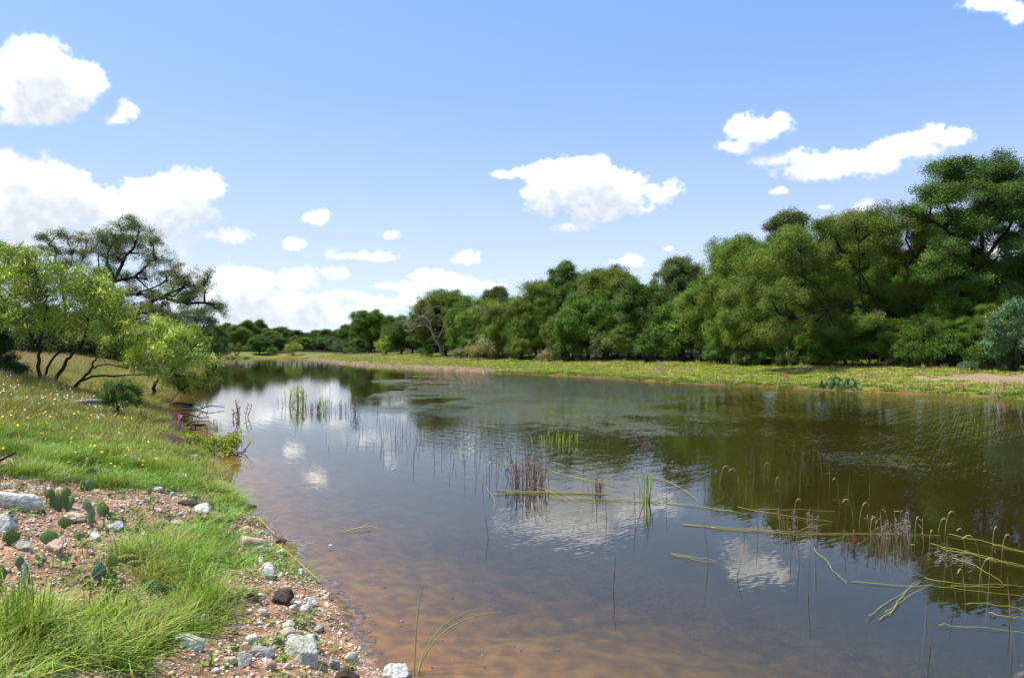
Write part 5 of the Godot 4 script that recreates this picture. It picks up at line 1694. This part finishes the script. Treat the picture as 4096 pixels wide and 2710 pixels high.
func build_trees() -> void:
	# right bank
	var k := 0
	for r in RIGHT_TREES:
		var far: float = clampf(-r[3] / 60.0, .8, 2.0)
		var size := .5 * sqrt(far)
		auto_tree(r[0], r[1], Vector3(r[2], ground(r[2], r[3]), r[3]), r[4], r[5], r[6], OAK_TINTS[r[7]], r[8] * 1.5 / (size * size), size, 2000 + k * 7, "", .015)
		k += 1
	set_tree("oak_tree", "biggest oak, dark and airy, rising over the right end of the far bank", BIG_OAK, BIG_OAK_LOBES, BIG_OAK_LIMBS, "oak", OAK_TINTS[0], 8.0, .5, .8, 2301, .03, "", .8)
	set_tree("oak_tree", "sprawling bright olive oak drooping to the grass left of the biggest oak", SPRAWL_OAK, SPRAWL_OAK_LOBES, SPRAWL_OAK_LIMBS, "oak", OAK_TINTS[1], 7.5, .45, .75, 2302, .03, "", .45)
	# left bank
	set_tree("oak_tree", "tallest oak of the left bank with a crooked open crown against the clouds", TALL_OAK, TALL_OAK_LOBES, TALL_OAK_LIMBS, "oak", Color(.135, .18, .04), 8.5, .34, .95, 2401, .05, "", .68)
	set_tree("oak_tree", "dark oak leaning out over the water on the left bank", LEAN_OAK, LEAN_OAK_LOBES, LEAN_OAK_LIMBS, "oak", Color(.135, .18, .04), 8.0, .34, .95, 2402, .05, "", .75)
	set_tree("oak_tree", "thin see-through oak with curling limbs left of the tallest oak", THIN_OAK, THIN_OAK_LOBES, THIN_OAK_LIMBS, "oak", Color(.135, .18, .04), 6.5, .36, .95, 2403, .05, "", .6)
	set_tree("oak_tree", "oak cut by the left edge of the photo behind the mesquites", EDGE_OAK, EDGE_OAK_LOBES, EDGE_OAK_LIMBS, "oak", OAK_TINTS[1], 8.0, .4, .7, 2404)
	var mq := Color(.28, .365, .042)
	set_tree("mesquite_tree", "upright dark-stemmed mesquite farthest left on the left bank", MESQUITE_A, MESQUITE_A_LOBES, MESQUITE_A_LIMBS, "fine", mq, 8.5, .25, .95, 2501, 0.0, "", .75)
	set_tree("mesquite_tree", "mesquite with two stems leaning right beside the upright dark-stemmed one", MESQUITE_B, MESQUITE_B_LOBES, MESQUITE_B_LIMBS, "fine", mq * 1.04, 8.5, .25, .95, 2502, 0.0, "", .75)
	set_tree("mesquite_tree", "low mesquite with a limb stretched flat over the dry grass", MESQUITE_C, MESQUITE_C_LOBES, MESQUITE_C_LIMBS, "fine", mq, 9.5, .24, .9, 2503, 0.0, "", .8)
	set_tree("mesquite_tree", "short yellow-green mesquite standing at the waterline of the left bank", MESQUITE_D, MESQUITE_D_LOBES, MESQUITE_D_LIMBS, "fine", Color(.31, .42, .05), 9.5, .24, .95, 2504, 0.0, "", .85)
	# juniper cut by the left edge
	var jt := thing("juniper_tree", "dark green juniper cut by the left edge of the photo", "tree", Vector3(-16.1, ground(-16.1, -21.3), -21.3))
	var jm := Mesher.new()
	rng.seed = 31
	jm.tube(bent(Vector3(0, -.1, 0), Vector3(0, 1.8, 0), 4, .03, 0), taper(5, .08, .02), 6)
	part("trunk", jm.mesh(), M.bark, jt)
	var jl := []
	for i in 26:
		var t := i / 25.0
		var rr := lerpf(.62, .1, t)
		var a := i * 2.4
		jl.append([Vector3(cos(a) * rr, .25 + t * 1.75, sin(a) * rr), lerpf(.34, .2, t), 1.0])
	crown(jt, jl, "needle", Color(.05, .10, .018), 60, .2, 32)
	# distant row: three trees and their copies
	var protos := []
	for q in 3:
		protos.append(null)
	for i in FAR_TREES.size() / 4:
		var x: float = FAR_TREES[i * 4]
		var z: float = FAR_TREES[i * 4 + 1]
		var h: float = FAR_TREES[i * 4 + 2]
		var r: float = FAR_TREES[i * 4 + 3]
		var q := i % 3
		var o: Node3D
		var tint: Color = OAK_TINTS[[0, 2, 1][q]]
		if protos[q] == null:
			o = auto_tree("distant_oak", "small dark oak in the distant row beyond the end of the water", Vector3.ZERO, 7.5, 3.4, .08, tint, 3.2, .75, 2600 + q * 3, "oaks in the distant row")
			protos[q] = o
		else:
			o = protos[q].duplicate()
			o.name = numbered("distant_oak")
			add_child(o, true)
		var rank := 0
		for j in FAR_TREES.size() / 4:
			if FAR_TREES[j * 4] / -FAR_TREES[j * 4 + 1] < x / -z:
				rank += 1
		tag(o, "small dark oak in the distant row beyond the water's end, %s from its left end" % ORDINALS[rank], "tree", "oaks in the distant row")
		o.position = Vector3(x, ground(x, z), z)
		o.rotation.y = i * 1.9
		var s := maxf(r, 2.0) / 3.4
		o.scale = Vector3(s, h / 7.5, s)
	# back row behind the right bank
	rng.seed = 88
	var proto: Node3D = null
	for i in 19:
		var px := [24.0, 30.0, 34.0, 20.0, 17.0, 13.0, 9.0, 4.0, 0.0, -6.0, -12.0, -20.0, 38.0, 27.0, 31.0, 22.5, 28.0, 15.0, 21.0]
		var pz := [-58.0, -54.0, -48.0, -64.0, -70.0, -76.0, -82.0, -90.0, -96.0, -104.0, -112.0, -126.0, -42.0, -52.0, -51.0, -57.0, -60.0, -72.0, -62.0]
		var o: Node3D
		if proto == null:
			o = auto_tree("back_row_oak", "dark oak of the back row, seen only through gaps of the right bank trees", Vector3.ZERO, 7.5, 4.0, .02, OAK_TINTS[0], 4.0, .65, 2700, "back row oaks of the right bank")
			proto = o
		else:
			o = proto.duplicate()
			o.name = numbered("back_row_oak")
			add_child(o, true)
		o.position = Vector3(px[i], ground(px[i], pz[i]), pz[i])
		o.rotation.y = i * 2.1
		o.scale = Vector3.ONE * rng.randf_range(.8, 1.0)
	# what closes the wall of trees: three trees and their copies
	var fillers := []
	for i in FILL.size() / 4:
		var x: float = FILL[i * 4]
		var z: float = FILL[i * 4 + 1]
		var o: Node3D
		if i < 3:
			o = auto_tree("wall_oak", "green oak packed into the closed wall of trees on the right bank", Vector3.ZERO, 6.5, 2.6, .0, OAK_TINTS[[0, 3, 1][i]], 6.0, .48, 2710 + i * 5, "oaks in the right bank's closed wall of trees")
			fillers.append(o)
		else:
			o = fillers[i % 3].duplicate()
			o.name = numbered("wall_oak")
			add_child(o, true)
		o.position = Vector3(x, ground(x, z), z)
		o.rotation.y = i * 2.3
		o.scale = Vector3(FILL[i * 4 + 3] / 2.6, FILL[i * 4 + 2] / 6.5, FILL[i * 4 + 3] / 2.6)
	# low thicket that closes the view under the crowns
	var bproto: Node3D = null
	for i in THICKET.size() / 4:
		var x: float = THICKET[i * 4]
		var z: float = THICKET[i * 4 + 1]
		var o: Node3D
		var lab: String = "low dark bush of the thicket beyond the dry meadow on the left bank" if x < 0 and z > -70 else "low dark bush of the far thicket between the distant oaks"
		if bproto == null:
			o = bush("thicket_bush", lab, Vector3.ZERO, 2.2, 2.4, OAK_TINTS[2], "broad", 2990)
			bproto = o
		else:
			o = bproto.duplicate()
			o.name = numbered("thicket_bush")
			add_child(o, true)
		tag(o, lab, "bush", "bushes of the left meadow's thicket" if z > -70 else "bushes of the far thicket")
		o.position = Vector3(x, ground(x, z), z)
		o.rotation.y = i * 1.3
		o.scale = Vector3(THICKET[i * 4 + 3], THICKET[i * 4 + 2], THICKET[i * 4 + 3])
	# behind the mesquites
	for i in LEFT_BACK.size() / 4:
		var z: float = LEFT_BACK[i * 4 + 1]
		auto_tree("oak_tree", ["low dark oak behind the juniper at the left edge", "oak with an olive crown behind the upright mesquite", "dark oak behind the two-stemmed mesquite", "oak low behind the tallest oak of the left bank", "dark low oak behind the leaning oak on the left bank", "small oak behind the waterside mesquite", "bushy oak right behind the leaning oak, at the shore"][i], Vector3(LEFT_BACK[i * 4], ground(LEFT_BACK[i * 4], z), z), LEFT_BACK[i * 4 + 2], LEFT_BACK[i * 4 + 3], .03, OAK_TINTS[[2, 1, 0, 2, 0, 1, 2][i]], 4.5, .5, 2450 + i * 3)
	k = 0
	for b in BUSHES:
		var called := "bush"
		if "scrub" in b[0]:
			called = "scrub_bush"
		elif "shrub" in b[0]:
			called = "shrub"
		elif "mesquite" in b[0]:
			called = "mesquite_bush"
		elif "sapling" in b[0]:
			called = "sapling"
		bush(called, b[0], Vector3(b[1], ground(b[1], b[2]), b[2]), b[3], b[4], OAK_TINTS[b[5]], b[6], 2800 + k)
		k += 1
	# the bare tree
	var t := thing("dead_tree", "bare grey dead tree leaning over the grass of the right bank", "tree", Vector3(SNAG[0], ground(SNAG[0], SNAG[1]), SNAG[1]))
	var m := Mesher.new()
	rng.seed = 90
	for lm in SNAG_LIMBS:
		var key := []
		for i in range(1, lm.size(), 3):
			key.append(Vector3(lm[i], lm[i + 1], lm[i + 2] + rng.randfn() * .3))
		m.tube(key, taper(key.size(), lm[0], lm[0] * .45), 7, .1, rng)
		for q in 9:
			var p: Vector3 = key[rng.randi_range(1, key.size() - 1)]
			m.tube(bent(p, p + Vector3(rng.randfn(), rng.randf_range(-.2, 1), rng.randfn()) * .9, 3, .1, .05), taper(4, .045, .015), 4)
	part("trunk", m.mesh(), M.grey_bark, t)
	# dead limbs in the pale tree
	m = Mesher.new()
	for q in 14:
		var p := Vector3(rng.randfn() * .5, 3.0 + rng.randf() * 2, rng.randfn() * .3)
		m.tube(bent(p, p + Vector3(rng.randfn() * 1.3, rng.randf_range(-.3, 1.6), .5 + rng.randf()), 4, .08, .04), taper(5, .08, .02), 5)
	m.tube(bent(Vector3(0, 0, 0), Vector3(0, 4, 0), 4, .05, 0), taper(5, .2, .09), 6)
	var st := single("dead_tree", m.mesh(), M.grey_bark, Vector3(-2.2, ground(-2.2, -75.0), -75.0), "bare grey limbs of a dead tree inside the pale green tree", "tree")


# ----------------------------------------------------------------
func _ready() -> void:
	var cam := Camera3D.new()
	cam.name = "camera"
	cam.position = Vector3(0, 2.1, 0)
	cam.rotation_degrees = Vector3(.68, 0, 0)
	cam.fov = 51.98
	cam.near = .05
	cam.far = 2500
	cam.current = true
	add_child(cam)
	var env := Environment.new()
	env.background_mode = Environment.BG_SKY
	env.tonemap_mode = Environment.TONE_MAPPER_LINEAR
	env.tonemap_exposure = EXPOSURE
	env.sdfgi_enabled = true
	env.ssao_enabled = true
	env.ssil_enabled = true
	env.volumetric_fog_enabled = true
	env.volumetric_fog_density = 0.0
	var sky := Sky.new()
	var pano := PanoramaSkyMaterial.new()
	pano.panorama = ImageTexture.create_from_image(sky_image())
	sky.sky_material = pano
	env.sky = sky
	env.background_energy_multiplier = SKY_GAIN
	var we := WorldEnvironment.new()
	we.name = "world_environment"
	we.environment = env
	add_child(we)
	var sun := DirectionalLight3D.new()
	sun.name = "sun"
	sun.light_energy = 1.6
	sun.light_color = Color(1.0, .97, .91)
	sun.light_angular_distance = .53
	sun.shadow_enabled = true
	add_child(sun)
	sun.look_at_from_position(Vector3(-sin(SUN_AZ) * cos(SUN_EL), sin(SUN_EL), -cos(SUN_AZ) * cos(SUN_EL)) * 100.0, Vector3.ZERO)

	noise.seed = 1
	noise.noise_type = FastNoiseLite.TYPE_SIMPLEX
	noise.frequency = .06
	noise.fractal_octaves = 3
	fine.seed = 2
	fine.noise_type = FastNoiseLite.TYPE_SIMPLEX
	fine.frequency = .5
	fine.fractal_octaves = 3
	survey()
	zones = {"clearing": points(CLEARING), "gravel": points(GRAVEL), "bare": points(BARE), "track": points(TRACK)}
	build_materials()
	build_sprays()
	build_ground()
	build_water()
	build_trees()
	build_stones()
	build_pears()
	build_grass()
	build_water_plants()
	build_odds()
	build_driftwood()
